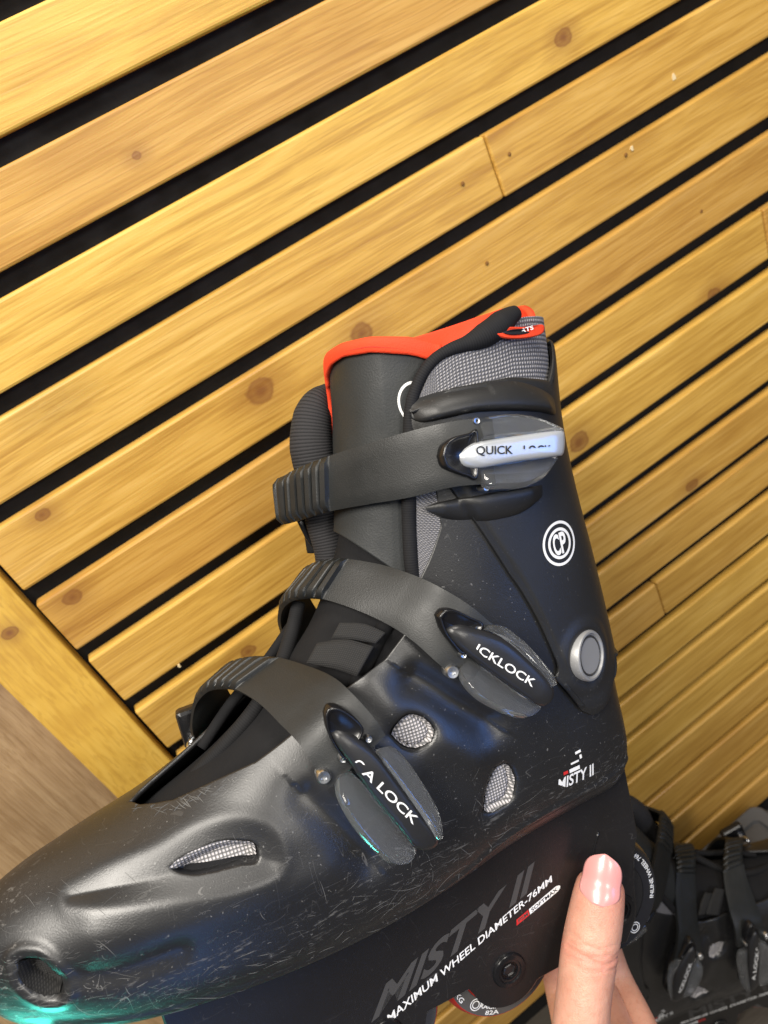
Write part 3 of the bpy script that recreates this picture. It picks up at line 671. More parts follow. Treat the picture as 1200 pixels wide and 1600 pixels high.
def strap_mesh(name, rows, mat, parent, ribs, thick=0.33, n=240, nw=9, medial=None):
    B = np.array([r[0] for r in rows]); Fr = np.array([r[1] for r in rows])
    if medial is not None:
        B = np.vstack([[m[0] for m in medial], B]); Fr = np.vstack([[m[1] for m in medial], Fr])
    # same parameter along both edges
    mid = (B + Fr) / 2; s = np.r_[0, np.cumsum(np.linalg.norm(np.diff(mid, axis=0), axis=1))]
    both = crom(np.hstack([B, Fr]), n); b, fr = both[:, :3], both[:, 3:]
    m = (b + fr) / 2; T_ = np.gradient(m, axis=0); T_ /= np.linalg.norm(T_, axis=1, keepdims=True)
    W = fr - b; W /= np.linalg.norm(W, axis=1, keepdims=True)
    Nn = np.cross(W, T_)
    ref = m - (m[0] + m[-1]) / 2
    sg = np.sign((Nn * ref).sum(1)); sg[sg == 0] = 1
    Nn *= np.sign(np.median(sg))
    al = np.r_[0, np.cumsum(np.linalg.norm(np.diff(m, axis=0), axis=1))]; u = al / al[-1]
    cnt = ribs[2]; a0, a1 = [u[np.linalg.norm(m - (np.array(rows[i][0]) + np.array(rows[i][1])) / 2, axis=1).argmin()] for i in ribs[:2]]
    ph = (u - a0) / (a1 - a0) * cnt
    rib = np.where((u > a0) & (u < a1), 0.24 * np.clip(np.abs(np.sin(np.pi * ph)) * 2.4 - .25, 0, 1), 0.0)
    rows_ = []
    for j in range(nw):
        w = j / (nw - 1); e = 1 - abs(2 * w - 1) ** 10
        rows_.append(b * (1 - w) + fr * w + Nn * (thick * (0.86 + 0.14 * e) + rib * e)[:, None] if np.ndim(rib) else 0)
    for j in range(nw - 1, -1, -1):
        w = j / (nw - 1); rows_.append(b * (1 - w) + fr * w)
    P = np.stack(rows_, 1); k = P.shape[1]
    F = gridf(n, k, True) + [tuple(range(k))[::-1], tuple(range((n - 1) * k, n * k))]
    return fixn(mk(name, P.reshape(-1, 3), F, mat, parent, auto=50)), m, Nn

def build_skate(root, res=1.0):
    q = lambda k: max(12, int(k * res))
    # --- lower shell
    nt_, nh = q(420), q(300)
    tt = np.linspace(0.0, 15.5, nt_); a = np.linspace(0, 1, nh)
    lo = shell_opening(tt); hi = 360 - shell_opening(tt, True)
    # denser columns on the outer side
    aa = np.interp(a, [0, .62, 1], [0, .5, 1])
    TH = lo[:, None] + (hi - lo)[:, None] * aa[None]; TT = np.repeat(tt[:, None], nh, 1)
    base = surf(TH, TT); off = shell_relief(base)
    P = base + snormal(TH, TT) * off[..., None]
    F = gridf(nt_, nh); F.append(tuple(range(nh)))
    V = P.reshape(-1, 3); sb = bvh_of(V, gridf(nt_, nh))
    shell = fixn(mk('shell', V, F, MT['shell'], root, merge=1e-5))
    sol = shell.modifiers.new('Solidify', 'SOLIDIFY'); sol.thickness = 0.0022; sol.offset = -1
    # --- crisp scratches, gathered at the toe, along the sole edge and round the buckles
    SV, SF = [], []
    def scratch(x, z, ang, ln, wd, bend):
        m_ = 7; pts = []
        for i_ in range(m_):
            s_ = (i_ / (m_ - 1) - .5) * ln; a_ = ang + bend * (i_ / (m_ - 1) - .5)
            p_ = drop(sb, x + s_ * math.cos(a_), z + s_ * math.sin(a_), 0.008)
            if p_ is None or p_[1] < .6: return
            pts.append(p_)
        pts = np.array(pts); 
        if np.abs(np.diff(pts[:, 1])).max() > ln * .35: return
        k0 = len(SV); w_ = np.array([-math.sin(ang), 0, math.cos(ang)]) * wd
        for i_, p_ in enumerate(pts):
            t_ = math.sin(math.pi * (i_ + .4) / (m_ - .2)); SV.extend([p_ - w_ * t_, p_ + w_ * t_])
        SF.extend([(k0 + 2 * i_, k0 + 2 * i_ + 1, k0 + 2 * i_ + 3, k0 + 2 * i_ + 2) for i_ in range(m_ - 1)])
    R_ = np.random.default_rng(11)
    for _ in range(q(260)):
        u_ = R_.random()
        if u_ < .40: x, z = R_.uniform(27, 32.4), R_.uniform(2.2, 7.4)
        elif u_ < .80: x = R_.uniform(8, 31); z = np.interp(x, [8, 14, 20, 26, 31], [2.4, 1.5, 1.9, 2.6, 3.4]) + R_.normal(0, .75)
        elif u_ < .92: x, z = R_.normal(14.5, 2.4), R_.normal(3.2, 1.2)
        elif u_ < .95: x, z = R_.uniform(4, 12), R_.uniform(2, 8)
        else: x, z = R_.uniform(16, 29), R_.uniform(4, 8.5)
        scratch(x, z, R_.normal(.12, .35) if u_ < .7 else R_.uniform(0, 3.1), R_.gamma(1.6, .30) + .10, R_.uniform(.004, .012), R_.normal(0, .25))
    for _ in range(q(70)):       # chipped lip of the toe opening
        x = R_.uniform(20.5, 25.3); th_ = float(shell_opening(np.interp(x, [19.8, 21.77, 23.49, 25.15], [6.89, 6.13, 5.48, 4.87]))) + R_.uniform(1, 7)
        p_ = surf(np.array(th_), np.array(np.interp(x, [19.8, 21.77, 23.49, 25.15], [6.89, 6.13, 5.48, 4.87])))
        scratch(p_[0], p_[2], R_.uniform(-.6, .9), R_.uniform(.1, .5), R_.uniform(.008, .02), 0)
    if SV:
        so = mk('scratches', SV, SF, MT['scratch'], shell, smooth=False); so['kind'] = 'stuff'
    # --- vents: mesh fabric at the bottom of each hollow
    for k in HOLES:
        o = crom(D[k] + [D[k][0]], 41)[:-1]; c = o.mean(0); G = []
        for r in np.linspace(1.04, 0.02, 10): G.append(drop_pts(sb, c + (o - c) * r, 0.06))
        G = np.array(G); VV = G.reshape(-1, 3)
        mk('vent_mesh', VV, gridf(10, 40, True), MT['webbing' if k == 'vent_tip' else 'ventmesh'], root, uv=VV[:, [0, 2]] * 0.01)  # tip vent takes the darker weave: shade of its deep hole painted in
    # --- liner foot inside the opening
    tt = np.linspace(4.5, 17.0, q(110)); TH, TT = np.meshgrid(np.linspace(-95, 95, q(60)), tt)
    PP = surf_grid(TH, TT, -0.75); mk('inner_boot', PP.reshape(-1, 3), gridf(*PP.shape[:2]), MT['dark'], root, uv=grid_uv(PP))
    # --- liner (grey mesh) round the ankle
    th = np.linspace(51, 309, q(140)); r = np.linspace(0, 1, q(90))
    top = np.interp(th, [51, 60, 68, 80, 107, 123, 180, 240, 290, 309], [16.9, 17.5, 18.05, 18.27, 18.50, 18.50, 18.42, 18.3, 18.1, 17.2])
    TT = 11.5 + (top[None] - 11.5) * r[:, None]; TH = th[None] + 0 * TT
    TH = TH + np.clip(TT - 13, 0, 6) * 1.6 * np.clip((90 - TH) / 40, 0, 1)
    Lp = surf_grid(TH, TT, -0.22); lv = Lp.reshape(-1, 3)
    liner = mk('liner', lv, gridf(*Lp.shape[:2]), MT['fabric'], root, uv=grid_uv(Lp))
    sol = liner.modifiers.new('Solidify', 'SOLIDIFY'); sol.thickness = 0.004; sol.offset = 0
    # --- red collar lining
    th = np.linspace(118, 318, q(90)); top = np.interp(th, [118, 134, 146, 160, 175, 195, 220, 260, 300, 318], [17.8, 18.15, 18.38, 18.60, 18.75, 18.82, 18.80, 18.72, 18.66, 18.5])
    TT = 15.0 + (top[None] - 15.0) * r[:, None]; TH = th[None] + 0 * TT
    Cp = surf_grid(TH, TT, -0.72); col = mk('collar_lining', Cp.reshape(-1, 3), gridf(*Cp.shape[:2]), MT['red'], root)
    sol = col.modifiers.new('Solidify', 'SOLIDIFY'); sol.thickness = 0.0035; sol.offset = 1
    # --- tongue
    th = np.linspace(-37, 78, q(100)); r = np.linspace(0, 1, q(110))
    top = np.interp(th, [-37, -34, -28, -18, 0, 20, 40, 62, 78], [16.6, 17.4, 18.0, 18.42, 18.7, 18.82, 18.76, 18.55, 18.3])
    TT = 12.2 + (top[None] - 12.2) * r[:, None]; lo_t = np.interp(TT, [12, 14.2, 15.4, 16.4], [2, -6, -22, -37])
    TH = lo_t + (th[None] + 37) / 115 * (78 - lo_t)
    toff = lambda x: -0.30 - 0.55 * np.clip((np.asarray(x, float) - 44) / 30, 0, 1)
    Tp = surf_grid(TH, TT, toff(TH))
    tong = mk('tongue', Tp.reshape(-1, 3), gridf(*Tp.shape[:2]), MT['tongue'], root)
    sol = tong.modifiers.new('Solidify', 'SOLIDIFY'); sol.thickness = 0.006; sol.offset = -1
    # red binding: a flat band along the tongue's edge, from low on the inner side over the top
    tp = [(-37, t) for t in np.linspace(15.4, 16.6, 12)] + list(zip(th, top))
    e_ = crom(np.array([surf_grid(np.array(float(x)), np.array(float(y)), float(toff(x)) + .14) for x, y in tp])[::3], 120)
    tin = [(-37 + w, t) for (x, t), w in zip(tp[:12], np.linspace(2.0, 13, 12))] + [(x + 13 * np.clip((15 - x) / 52, 0, 1) ** 1.3, y - 0.32 * np.clip((x + 37) / 14, 0, 1)) for x, y in zip(th, top)]
    i_ = crom(np.array([surf_grid(np.array(float(x)), np.array(float(y)), float(toff(x)) + .10) for x, y in tin])[::3], 120)
    rows = [e_ * (1 - w) + i_ * w + (0.10 * math.sin(math.pi * w)) * np.array([0.6, .5, .5]) for w in np.linspace(0, 1, 7)]
    BP = np.stack(rows, 1); bo = mk('tongue_binding', BP.reshape(-1, 3), gridf(120, 7), MT['red'], tong)
    sol = bo.modifiers.new('Solidify', 'SOLIDIFY'); sol.thickness = 0.0022; sol.offset = 0
    st = e_ * 0.22 + i_ * 0.78 + np.array([.09, .09, .07])
    SV, SF = [], []
    for k in range(2, 117, 2):
        p, t_ = st[k], st[k + 1] - st[k]; t_ = t_ / np.linalg.norm(t_) * 0.09; w = np.cross(t_, [0, 1, 0]); w = w / (np.linalg.norm(w) + 1e-9) * 0.022
        m = len(SV); SV += [p - t_ - w, p + t_ - w, p + t_ + w, p - t_ + w]; SV += [x + np.array([.03, .04, .03]) for x in SV[m:m + 4]]
        SF += [(m, m + 1, m + 2, m + 3), (m + 4, m + 5, m + 6, m + 7)] + [(m + i, m + (i + 1) % 4, m + 4 + (i + 1) % 4, m + 4 + i) for i in range(4)]
    so = mk('stitching', SV, SF, MT['redthread'], tong, smooth=False); so['kind'] = 'stuff'
    # printed ring on the tongue
    tbv = bvh_of(Tp.reshape(-1, 3), gridf(*Tp.shape[:2])); RV = []
    c = np.array([9.0, 0, 22.75])
    for k in range(49):
        w = 2 * math.pi * k / 48
        for rr in (0.95, 0.82): RV.append((c[0] + rr * 0.78 * math.cos(w), 0, c[2] + rr * math.sin(w)))
    RV = drop_pts(tbv, RV, 0.02); mk('printed_ring', RV, gridf(49, 2), MT['white'], tong, smooth=False)
    # --- padded inner flap of the liner (ribbed knit) standing proud on the inner side
    fl = [(10.9, -2.9, 24.1), (11.9, -2.5, 23.5), (12.6, -2.3, 21.9), (12.8, -2.25, 19.8), (13.0, -2.2, 18.2), (13.1, -2.0, 16.4), (13.4, -1.9, 15.0)]
    tube('liner_flap', fl, 1.0, MT['ribknit'], root, seg=24, n=q(60), rs=[0.5, 1.0, 1.12, 1.05, .95, .85, .8])
    tube('liner_edge', [(9.2, -4.3, 22.6), (11.6, -4.3, 21.6), (12.8, -3.9, 20), (13.0, -3.6, 18), (13.2, -3.5, 16.2)], .8, MT['dark'], root, seg=14, n=q(40))
    # --- black piping along the liner's front edge with its thick end
    tube('piping', [(10.95, 3.35, 15.2)] + D['liner_pipe'] + [(3.55, 4.02, 25.55)], .34, MT['pipe'], root, seg=16, n=q(120),
         rs=[.33, .33, .33, .34, .34, .34, .33, .30, .27, .26, .26, .34, .56, .60, .34])
    lb = bvh_of(lv, gridf(*Lp.shape[:2]))
    tg = drop_pts(lb, D['tag'], 0.62); c = tg.mean(0)
    t_ = dome('label_tab', tg, np.array([-.1, .97, .2]), -0.1, 0.07, MT['red'], root)
    dome('label_print', c + (tg - c) * np.array([.72, 1, .5]), np.array([-.1, .97, .2]), 0.05, 0.10, MT['blackprint'], t_)
    v, f, _ = text2d('SPORTS', bold=0.02)
    mid = c + np.array([.05, .12, 0]); hx = 0.66
    mk('lettering', quad_map(v, [mid + (hx, 0, -.10), mid + (-hx, 0, -.04), mid + (-hx, 0, .14), mid + (hx, 0, .08)]), f, MT['white'], t_, smooth=False)
    # --- cuff
    nr, nc = q(150), q(260)
    r = np.linspace(0, 1, nr); a = np.linspace(0, 1, nc)
    lc = crom([(101, 12.2), (98, 12.6), (100, 13.4), (97, 14.05), (88, 14.45), (76, 14.78), (63, 14.88), (58.5, 15.3), (58.5, 16.3), (58, 17.05), (60, 17.25)], nr)
    back = 13.75 + (18.25 - 13.75) * r
    g = smooth01(a / .5) * (a <= .5) + smooth01((1 - a) / .5) * (a > .5)
    ga = 1 - np.abs(2 * a - 1)
    thl = lc[:, 0:1]; TH = np.where(a[None] <= .5, thl + (180 - thl) * 2 * a[None], 360 - (thl + (180 - thl) * 2 * (1 - a[None])))
    gl = np.interp(ga, [0, .25, .45, .7, 1], [0, .12, .55, .92, 1])
    topc = np.interp(ga, [0, .15, .35, .6, .8, 1], [17.1, 17.5, 17.62, 17.55, 18.15, 18.25])
    botc = np.interp(ga, [0, .08, .15, .3, .6, 1], [12.2, 11.98, 12.05, 12.5, 13.5, 13.75])
    TT = lc[:, 1:2] * (1 - gl[None]) + (botc[None] * (1 - r[:, None]) + topc[None] * r[:, None]) * gl[None]
    sm = r[:, None] ** 3; TT = TT * (1 - sm) + topc[None] * sm
    sm = (1 - r[:, None]) ** 4; TT = TT * (1 - sm) + botc[None] * sm
    P0 = surf(TH, TT)
    off = np.full(TT.shape, 0.34)
    ed = np.minimum.reduce([ga[None] * 14 + 0 * TT, r[:, None] * 9 + 0 * TT, (1 - r[:, None]) * 10 + 0 * TT])
    off = off - 0.16 * (1 - smooth01(ed)) ** 2
    pv = np.array(D['pivot'][0]); dd = np.linalg.norm(P0 - pv, axis=-1); off += 0.10 * (1 - smooth01((dd - 1.5) / 0.6)) - 0.12 * (1 - smooth01((dd - 1.25) / 0.15))
    lat = (P0[..., 1] > 0)
    x, z = P0[..., 0], P0[..., 2]
    CP = P0 + snormal(TH, TT) * off[..., None]
    cv = CP.reshape(-1, 3); cf = gridf(nr, nc); cb = bvh_of(cv, cf)
    cuff = fixn(mk('cuff', cv, cf, MT['cuff'], root))
    sol = cuff.modifiers.new('Solidify', 'SOLIDIFY'); sol.thickness = 0.0028; sol.offset = -1
    # moulded ridges above and below the top buckle
    for up, lo_, h in (('brow_up', 'brow_lo', 0.55), ('chin_up', 'chin_lo', 0.36)):
        U = crom(D[up], 60); Lw = crom(D[lo_], 60); G = []
        prof = [(0, -.10), (.10, .10), (.30, .42), (.60, .82), (.80, 1.0), (.93, .96), (.99, .55), (1, -.10)] if up == 'brow_up' else [(0, -.10), (.02, .70), (.10, .95), (.35, 1.0), (.7, .75), (.92, .35), (1, -.10)]
        for w, hh in prof:
            e = U * (1 - w) + Lw * w
            fade = np.clip(np.minimum(np.linspace(0, 1, 60), np.linspace(1, 0, 60)) * 7, 0.0, 1)
            B0 = drop_pts(cb, e, 0.0)
            nn = np.array([0.0, 1.0, 0.15]); G.append(B0 + nn * (h * hh * fade - 0.02)[:, None])
        G = np.array(G); mk('ridge', G.reshape(-1, 3), gridf(len(prof), 60), MT['cuff'], cuff)
    # printed badge on the cuff: two rings and letters
    bc = np.array([3.86, 0, 14.80])
    for ro, ri in ((1.06, .93), (.74, .60)):
        RV = [(bc[0] + rr * math.cos(w), 0, bc[2] + rr * math.sin(w)) for w in np.linspace(0, 2 * math.pi, 49) for rr in (ro, ri)]
        mk('badge_ring', drop_pts(cb, RV, 0.025), gridf(49, 2), MT['white'], cuff, smooth=False)
    for s, x0, x1 in (('C', .44, .02), ('P', -.02, -.42)):
        v, f, _ = text2d(s, bold=0.03)
        sg = -1 if MIRROR else 1
        xa, xb = (bc[0] + x0, bc[0] + x1) if not MIRROR else (bc[0] - x1, bc[0] - x0)
        decal('badge_letter', v, f, [(xa, 0, bc[2] - .52), (xb, 0, bc[2] - .52), (xb, 0, bc[2] + .50), (xa, 0, bc[2] + .50)], cb, 0.025, MT['white'], cuff)
    # pivot button
    h = cb.ray_cast(Vector((pv[0], 25, pv[2])), Vector((0, -1, 0))); pn = np.array(h[1]); pn *= np.sign(pn[1]); pn = pn + np.array([-.16, 0, 0]); pn /= np.linalg.norm(pn); pc = np.array(h[0])
    pb = lathe('pivot_button', [(.02, -.3), (1.0, -.3), (1.0, .12), (.92, .18), (.86, .12), (.02, .10)], pc, pn, MT['cap'], cuff)
    lathe('pivot_ring', [(.99, -.4), (1.24, -.4), (1.24, .14), (1.18, .22), (1.09, .23), (1.02, .13)], pc, pn, MT['ring'], pb)
    # --- heel print on the shell
    v, f, _ = text2d('MISTY II', shear=0.2, bold=0.02); v, f = clip2d(v, f, [(1, .35, -.22)])
    Q = np.array(D['shell_logo']); q0, q1, q2, q3 = Q
    decal('heel_print', v, f, [q0 + (0, 0, .1), q1 + (0, 0, .1), q1 * .62 + q2 * .38 + (0, 0, .1), q0 * .62 + q3 * .38 + (0, 0, .1)], sb, 0.02, MT['white'], shell)
    for (u0, u1, w0, w1, mt) in ((.34, .62, .48, .60, 'white'), (.40, .62, .72, .78, 'white'), (.56, .72, .97, 1.05, 'white'), (.18, .30, .50, .60, 'redprint'), (.66, .72, .78, .90, 'white')):
        v = np.array([(u0, w0), (u1, w0), (u1, w1), (u0, w1)])
        decal('heel_mark', v, [(0, 1, 2, 3)], [q0, q1, q2, q3], sb, 0.02, MT[mt], shell)
    # --- straps
    med = {'strap3': [((9.5, -5.3, 20.2), (9.8, -5.4, 17.8)), ((12.6, -4.6, 20.3), (12.9, -4.7, 17.9))],
           'strap2': [((12.0, -5.3, 10.0), (13.9, -5.4, 8.2)), ((13.9, -4.6, 12.6), (15.8, -4.8, 10.6))],
           'strap1': [((17.6, -5.4, 7.0), (19.6, -5.4, 5.0)), ((19.4, -4.6, 9.4), (21.4, -4.8, 7.2))]}
    ribs = {'strap3': (0, 3, 8), 'strap2': (1, 4, 7), 'strap1': (1, 4, 7)}
    for k, b in (('strap3', 'b3'), ('strap2', 'b2'), ('strap1', 'b1')):
        so, m, Nn = strap_mesh('strap', D[k], MT['strap'], root, ribs[k], n=q(420), medial=med[k])
        bn = np.array(D[b + '_n'])
        # buckle: black pocket, clear wings, lever insert, rivets
        bu = dome('buckle', D[b + '_hole'], bn, -0.35, 0.34, MT['gloss'], root, steps=((1.0, 0), (1.0, .85), (.94, 1.0), (.86, .92), (.80, .55)))
        ins = np.array(D[b + '_insert']); axis = ins[len(ins) // 2] - ins[0]; axis /= np.linalg.norm(axis)
        lever = dome('lever', ins, bn, -0.75, 0.52, MT['insert_silver' if b == 'b3' else 'insert_black'], bu, steps=((1.0, 0), (1.0, .35), (.97, .62), (.90, .84), (.72, .97), (.4, 1.0)))
        for wk in ('_wing_a', '_wing_b'):
            wp = np.array(D[b + wk]); sw = np.cross(bn, axis); sw /= np.linalg.norm(sw); sw = sw if sw[2] > 0 else -sw
            wp = wp - bn * ((wp - wp.mean(0)) @ sw * .72)[:, None] + bn * .06
            nw_ = bn + sw * .72; nw_ /= np.linalg.norm(nw_)
            dome('clear_wing', wp, nw_, -0.22, 0.20, MT['clear'], bu, steps=((1.0, 0), (1.0, .55), (.94, .90), (.78, 1.0), (.45, .92)), auto=40)
        # dark seat under the lever
        hull = np.vstack([ins, np.array(D[b + '_wing_b'])]); 
        c = ins.mean(0); sd = c + (ins - c) * np.array([1.0, 1, 1.0]); dome('seat', sd - bn * .45, bn, -0.8, 0.1, MT['gloss'], bu)
        for ib, p in enumerate(D[b + '_bolts']):
            p = np.array(p); k_ = 1.0 if (ib == 0 and b != 'b3') else .52
            lathe('rivet', [(.02, -.5), (.30 * k_, -.5), (.30 * k_, .10), (.25 * k_, .16), (.13 * k_, .15), (.10 * k_, .06), (.02, .05)], p - bn * .08 if k_ == 1.0 else p + bn * .05, bn, MT['steel'], bu, seg=20)
        # lettering along the lever
        txt = {'b3': 'QUICK', 'b2': 'ICKLOCK', 'b1': 'A LOCK'}[b]
        u0, u1, hh = {'b3': (.19, .52, .21), 'b2': (.27, .80, .18), 'b1': (.33, .80, .18)}[b]
        Ln = np.ptp(ins @ axis); st_ = ins[0] + axis * 0; ctr = ins.mean(0); side = np.cross(bn, axis); side /= np.linalg.norm(side)
        if side[2] < 0: side = -side
        org = ctr - axis * Ln / 2
        def put(v, f, u0, u1, mat, nm='lettering'):
            base_ = org + bn * 0.56
            qd = [base_ + axis * Ln * u0 - side * hh, base_ + axis * Ln * u1 - side * hh, base_ + axis * Ln * u1 + side * hh, base_ + axis * Ln * u0 + side * hh]
            mk(nm, quad_map(v, qd), f, mat, lever, smooth=False)
        v, f, _ = text2d(txt, bold=0.012)
        lm = MT['blackprint' if b == 'b3' else 'white']
        pl = {'b3': [], 'b2': [(1, .5, -.16)], 'b1': []}[b]
        if pl: v, f = clip2d(v, f, pl)
        put(v, f, u0, u1, lm)
        if b == 'b3':
            v, f, _ = text2d('LOCK', bold=0.012); v, f = clip2d(v, f, [(-.25, 1, -.62)]); put(v, f, .62, .88, lm)
        if b == 'b1':
            v, f, _ = text2d('C', bold=0.012); v, f = clip2d(v, f, [(-.6, 1, -.35)]); put(v, f, .25, .31, lm)
        # receiver on the inner side
        mm, nn_ = m[6], Nn[6]
        c = np.array(med[k][0]).mean(0)
        rcv = box('receiver', c - (1.3, .55, 1.3), c + (1.3, .25, 1.3), MT['gloss'], root, bev=.25, scale=.01)
        if k == 'strap3':
            dome('ladder_end', [(14.2, -3.0, 18.26), (13.5, -3.0, 18.2), (12.9, -3.0, 17.18), (12.9, -3.0, 15.9), (13.4, -3.0, 16.1), (13.9, -3.0, 17.0)], (.35, .9, 0), -.35, .25, MT['gloss'], rcv)
        if k == 'strap1':
            for dz in (0, .45, .9):
                c2 = np.array((22.3, -3.9, 8.5)) + np.array((-.35, -.1, .45)) * dz * 1.2
                tube('ratchet_pin', [c2 + (.1, .45, -.1), c2, c2 + (-.1, -.45, .1)], .17, MT['steel'], rcv, seg=10, n=6)
            box('receiver_block', (20.2, -5.0, 8.0), (22.6, -4.1, 10.2), MT['gloss'], rcv, bev=.25, scale=.01)
    # --- laces and webbing in the throat
    tube('lace', [(22.4, -.3, 8.4), (20.6, .4, 9.7), (18.9, .5, 10.9), (17.4, -.2, 12.0), (16.2, -1.2, 13.2), (15.4, -1.7, 14.4)], .36, MT['pipe'], root, seg=12, n=q(70))
    tube('lace', [(21.8, -1.5, 9.1), (19.8, -1.9, 10.6), (17.6, -2.0, 12.0), (16.0, -2.2, 13.2)], .28, MT['dark'], root, seg=10, n=q(50))
    for k in ('web_a', 'web_b'):
        A = crom(D[k][:3], 20) + np.array([.1, .05, .1]); B = crom(D[k][3:], 20) + np.array([.1, .05, .1])
        G = np.stack([A * (1 - w) + B * w for w in np.linspace(0, 1, 5)], 1)
        o = mk('webbing', G.reshape(-1, 3), gridf(20, 5), MT['webbing'], root, uv=grid_uv(G)); sol = o.modifiers.new('Solidify', 'SOLIDIFY'); sol.thickness = 0.0025; sol.offset = 0
    tube('throat_edge', [(14.7, 2.8, 11.0), (13.9, 2.8, 12.0), (13.1, 2.7, 12.8), (12.2, 2.6, 13.6), (11.6, 2.6, 14.8)], .42, MT['dark'], root, seg=12, n=q(40))
    # --- frame
    AX = [3.35, 10.4, 17.45, 24.5]; AZ = -6.85
    xs = np.linspace(1.25, 26.6, 130)
    topz = np.interp(xs, [1.25, 3, 6.5, 9.5, 12.5, 16.5, 21, 26.6], [1.4, 1.6, 1.6, 1.2, .3, -.1, .2, .3])
    dmin = np.min([np.abs(xs - a_) for a_ in AX], 0); botz = np.minimum(-6.0, AZ - np.sqrt(np.clip(2.1 ** 2 - dmin ** 2, 0, 9)) * (dmin < 2.1))
    botz = np.where(xs > 24.5, np.interp(xs, [24.5, 26.6], [-9.1, -5.0]), botz); botz = np.where(xs < 3.3, np.interp(xs, [1.25, 1.7, 2.0, 2.3, 3.3], [-3.0, -4.2, -5.6, -7.8, -9.1]), botz)
    botz = np.where((xs > 3.3) & (xs < 10.4), np.minimum(botz, -8.3), botz)
    out = [(x_, z_) for x_, z_ in zip(xs, topz)] + [(x_, z_) for x_, z_ in zip(xs[::-1], botz[::-1])]
    frame = None
    for s in (1, -1):
        n_ = len(out); V = [(x_, s * y_, z_) for y_ in (1.55, 1.95) for x_, z_ in out]
        cx, cz = 13.0, -3.0
        V += [(x_ + np.sign(cx - x_) * .10, s * 2.05, z_ + (.12 if z_ < -3 else -.12)) for x_, z_ in out]
        Fq = gridf(3, n_, True)
        for lay in (0, 2):
            for j in range(129): Fq.append((lay * n_ + j, lay * n_ + j + 1, lay * n_ + n_ - 2 - j, lay * n_ + n_ - 1 - j))
        o = fixn(mk('frame' if s == 1 else 'frame_side', V, Fq, MT['frame'], root if frame is None else frame, smooth=False))
        if frame is None: frame = o
    box('frame_bridge', (1.6, -1.6, -2.2), (26, 1.6, -0.4), MT['frame'], frame, bev=.15, scale=.01)
    # parting line near the heel
    fl_ = np.array(D['frame_line']); fl_[:, 1] = 2.05; tube('frame_rib', fl_, .07, MT['gloss'], frame, seg=8, n=20)
    def put_text(s, quad, mat, nm, shear=.25, bold=.02, clip=None, dy=0.0):
        v, f, _ = text2d(s, shear=shear, bold=bold)
        if clip: v, f = clip2d(v, f, clip)
        Q = np.array(quad); Q[:, 1] = 2.066 + dy
        mk(nm, quad_map(v, Q), f, mat, frame, smooth=False)
    put_text('MISTY II', D['misty'], MT['greyprint'], 'frame_name', bold=.03)
    put_text('MAXIMUM WHEEL DIAMETER-76MM', D['maxwheel'], MT['white'], 'frame_lettering', bold=.012)
    Q = np.array(D['softmax']); Q[:, 1] = 2.064
    if MIRROR: Qa, Qb = Q[[0, 1, 2, 3]], Q
    lerp = lambda u, w: (Q[0] * (1 - u) + Q[1] * u) * (1 - w) + (Q[3] * (1 - u) + Q[2] * u) * w
    pill = [lerp(u, w) for u, w in [(.30, .1), (.92, .1), (.985, .3), (1.0, .5), (.985, .7), (.92, .9), (.30, .9)]]
    mk('frame_badge', pill, [tuple(range(7))], MT['white'], frame, smooth=False)
    mk('frame_badge_red', [lerp(u, w) for u, w in [(0, .1), (.285, .1), (.285, .9), (.02, .9)]], [(0, 1, 2, 3)], MT['redprint'], frame, smooth=False)
    put_text('SOFTMAX', [lerp(.34, .24), lerp(.93, .24), lerp(.93, .76), lerp(.34, .76)], MT['blackprint'], 'badge_lettering', shear=0, dy=.006)
    put_text('PSM', [lerp(.05, .24), lerp(.26, .24), lerp(.26, .76), lerp(.05, .76)], MT['greyprint'], 'badge_lettering', shear=0, dy=.006)
    # --- wheels
    for i, ax_ in enumerate(AX):
        c = (ax_, 0, AZ); red = (i != 0)
        tyre = []
        for k in range(13):
            w = -1 + 2 * k / 12; tyre.append((3.5 * (1 - .10 * abs(w) ** 2.6), w * 1.2))
        wh = lathe('wheel', [(2.15, -1.15)] + tyre + [(2.15, 1.15)], c, (0, 1, 0), MT['wheelred' if red else 'wheelblack'], root, seg=56)
        lathe('hub', [(.3, -1.05), (2.3, -1.05), (2.3, 1.12), (2.12, 1.12), (1.95, .8), (.9, .7), (.3, .9)], c, (0, 1, 0), MT['hub'], wh, seg=40)
        lathe('rim_band', [(2.30, 1.0), (2.30, 1.20), (3.12, 1.215), (3.14, 1.02)], c, (0, 1, 0), MT['band' if red else 'blackprint'], wh, seg=48)
        for s, a0, a1, r0, r1 in (('82A', 238, 254, 2.80, 3.04), ('RACING', 228, 262, 2.46, 2.72), ('MAX LOAD 85KG', 130, 205, 2.72, 3.0)) + ((('INLINE WHEEL 76MM', -22, 52, 2.74, 3.0),) if i == 0 else ()):
            v, f, _ = text2d(s, bold=.015); u = v[:, 0]
            if MIRROR: a0, a1 = 180 - a1, 180 - a0
            # text runs anticlockwise round the wheel seen from outside
            ang = np.radians(a0 + (a1 - a0) * (u if not MIRROR else u)); rr = r0 + (r1 - r0) * v[:, 1]
            rr = r1 - (rr - r0)
            xx = ax_ - rr * np.cos(ang); zz = AZ + rr * np.sin(ang)
            if MIRROR: xx = ax_ + rr * np.cos(ang)
            mk('wheel_lettering', np.stack([xx, 0 * xx + 1.222, zz], 1), f, MT['white'], wh, smooth=False)
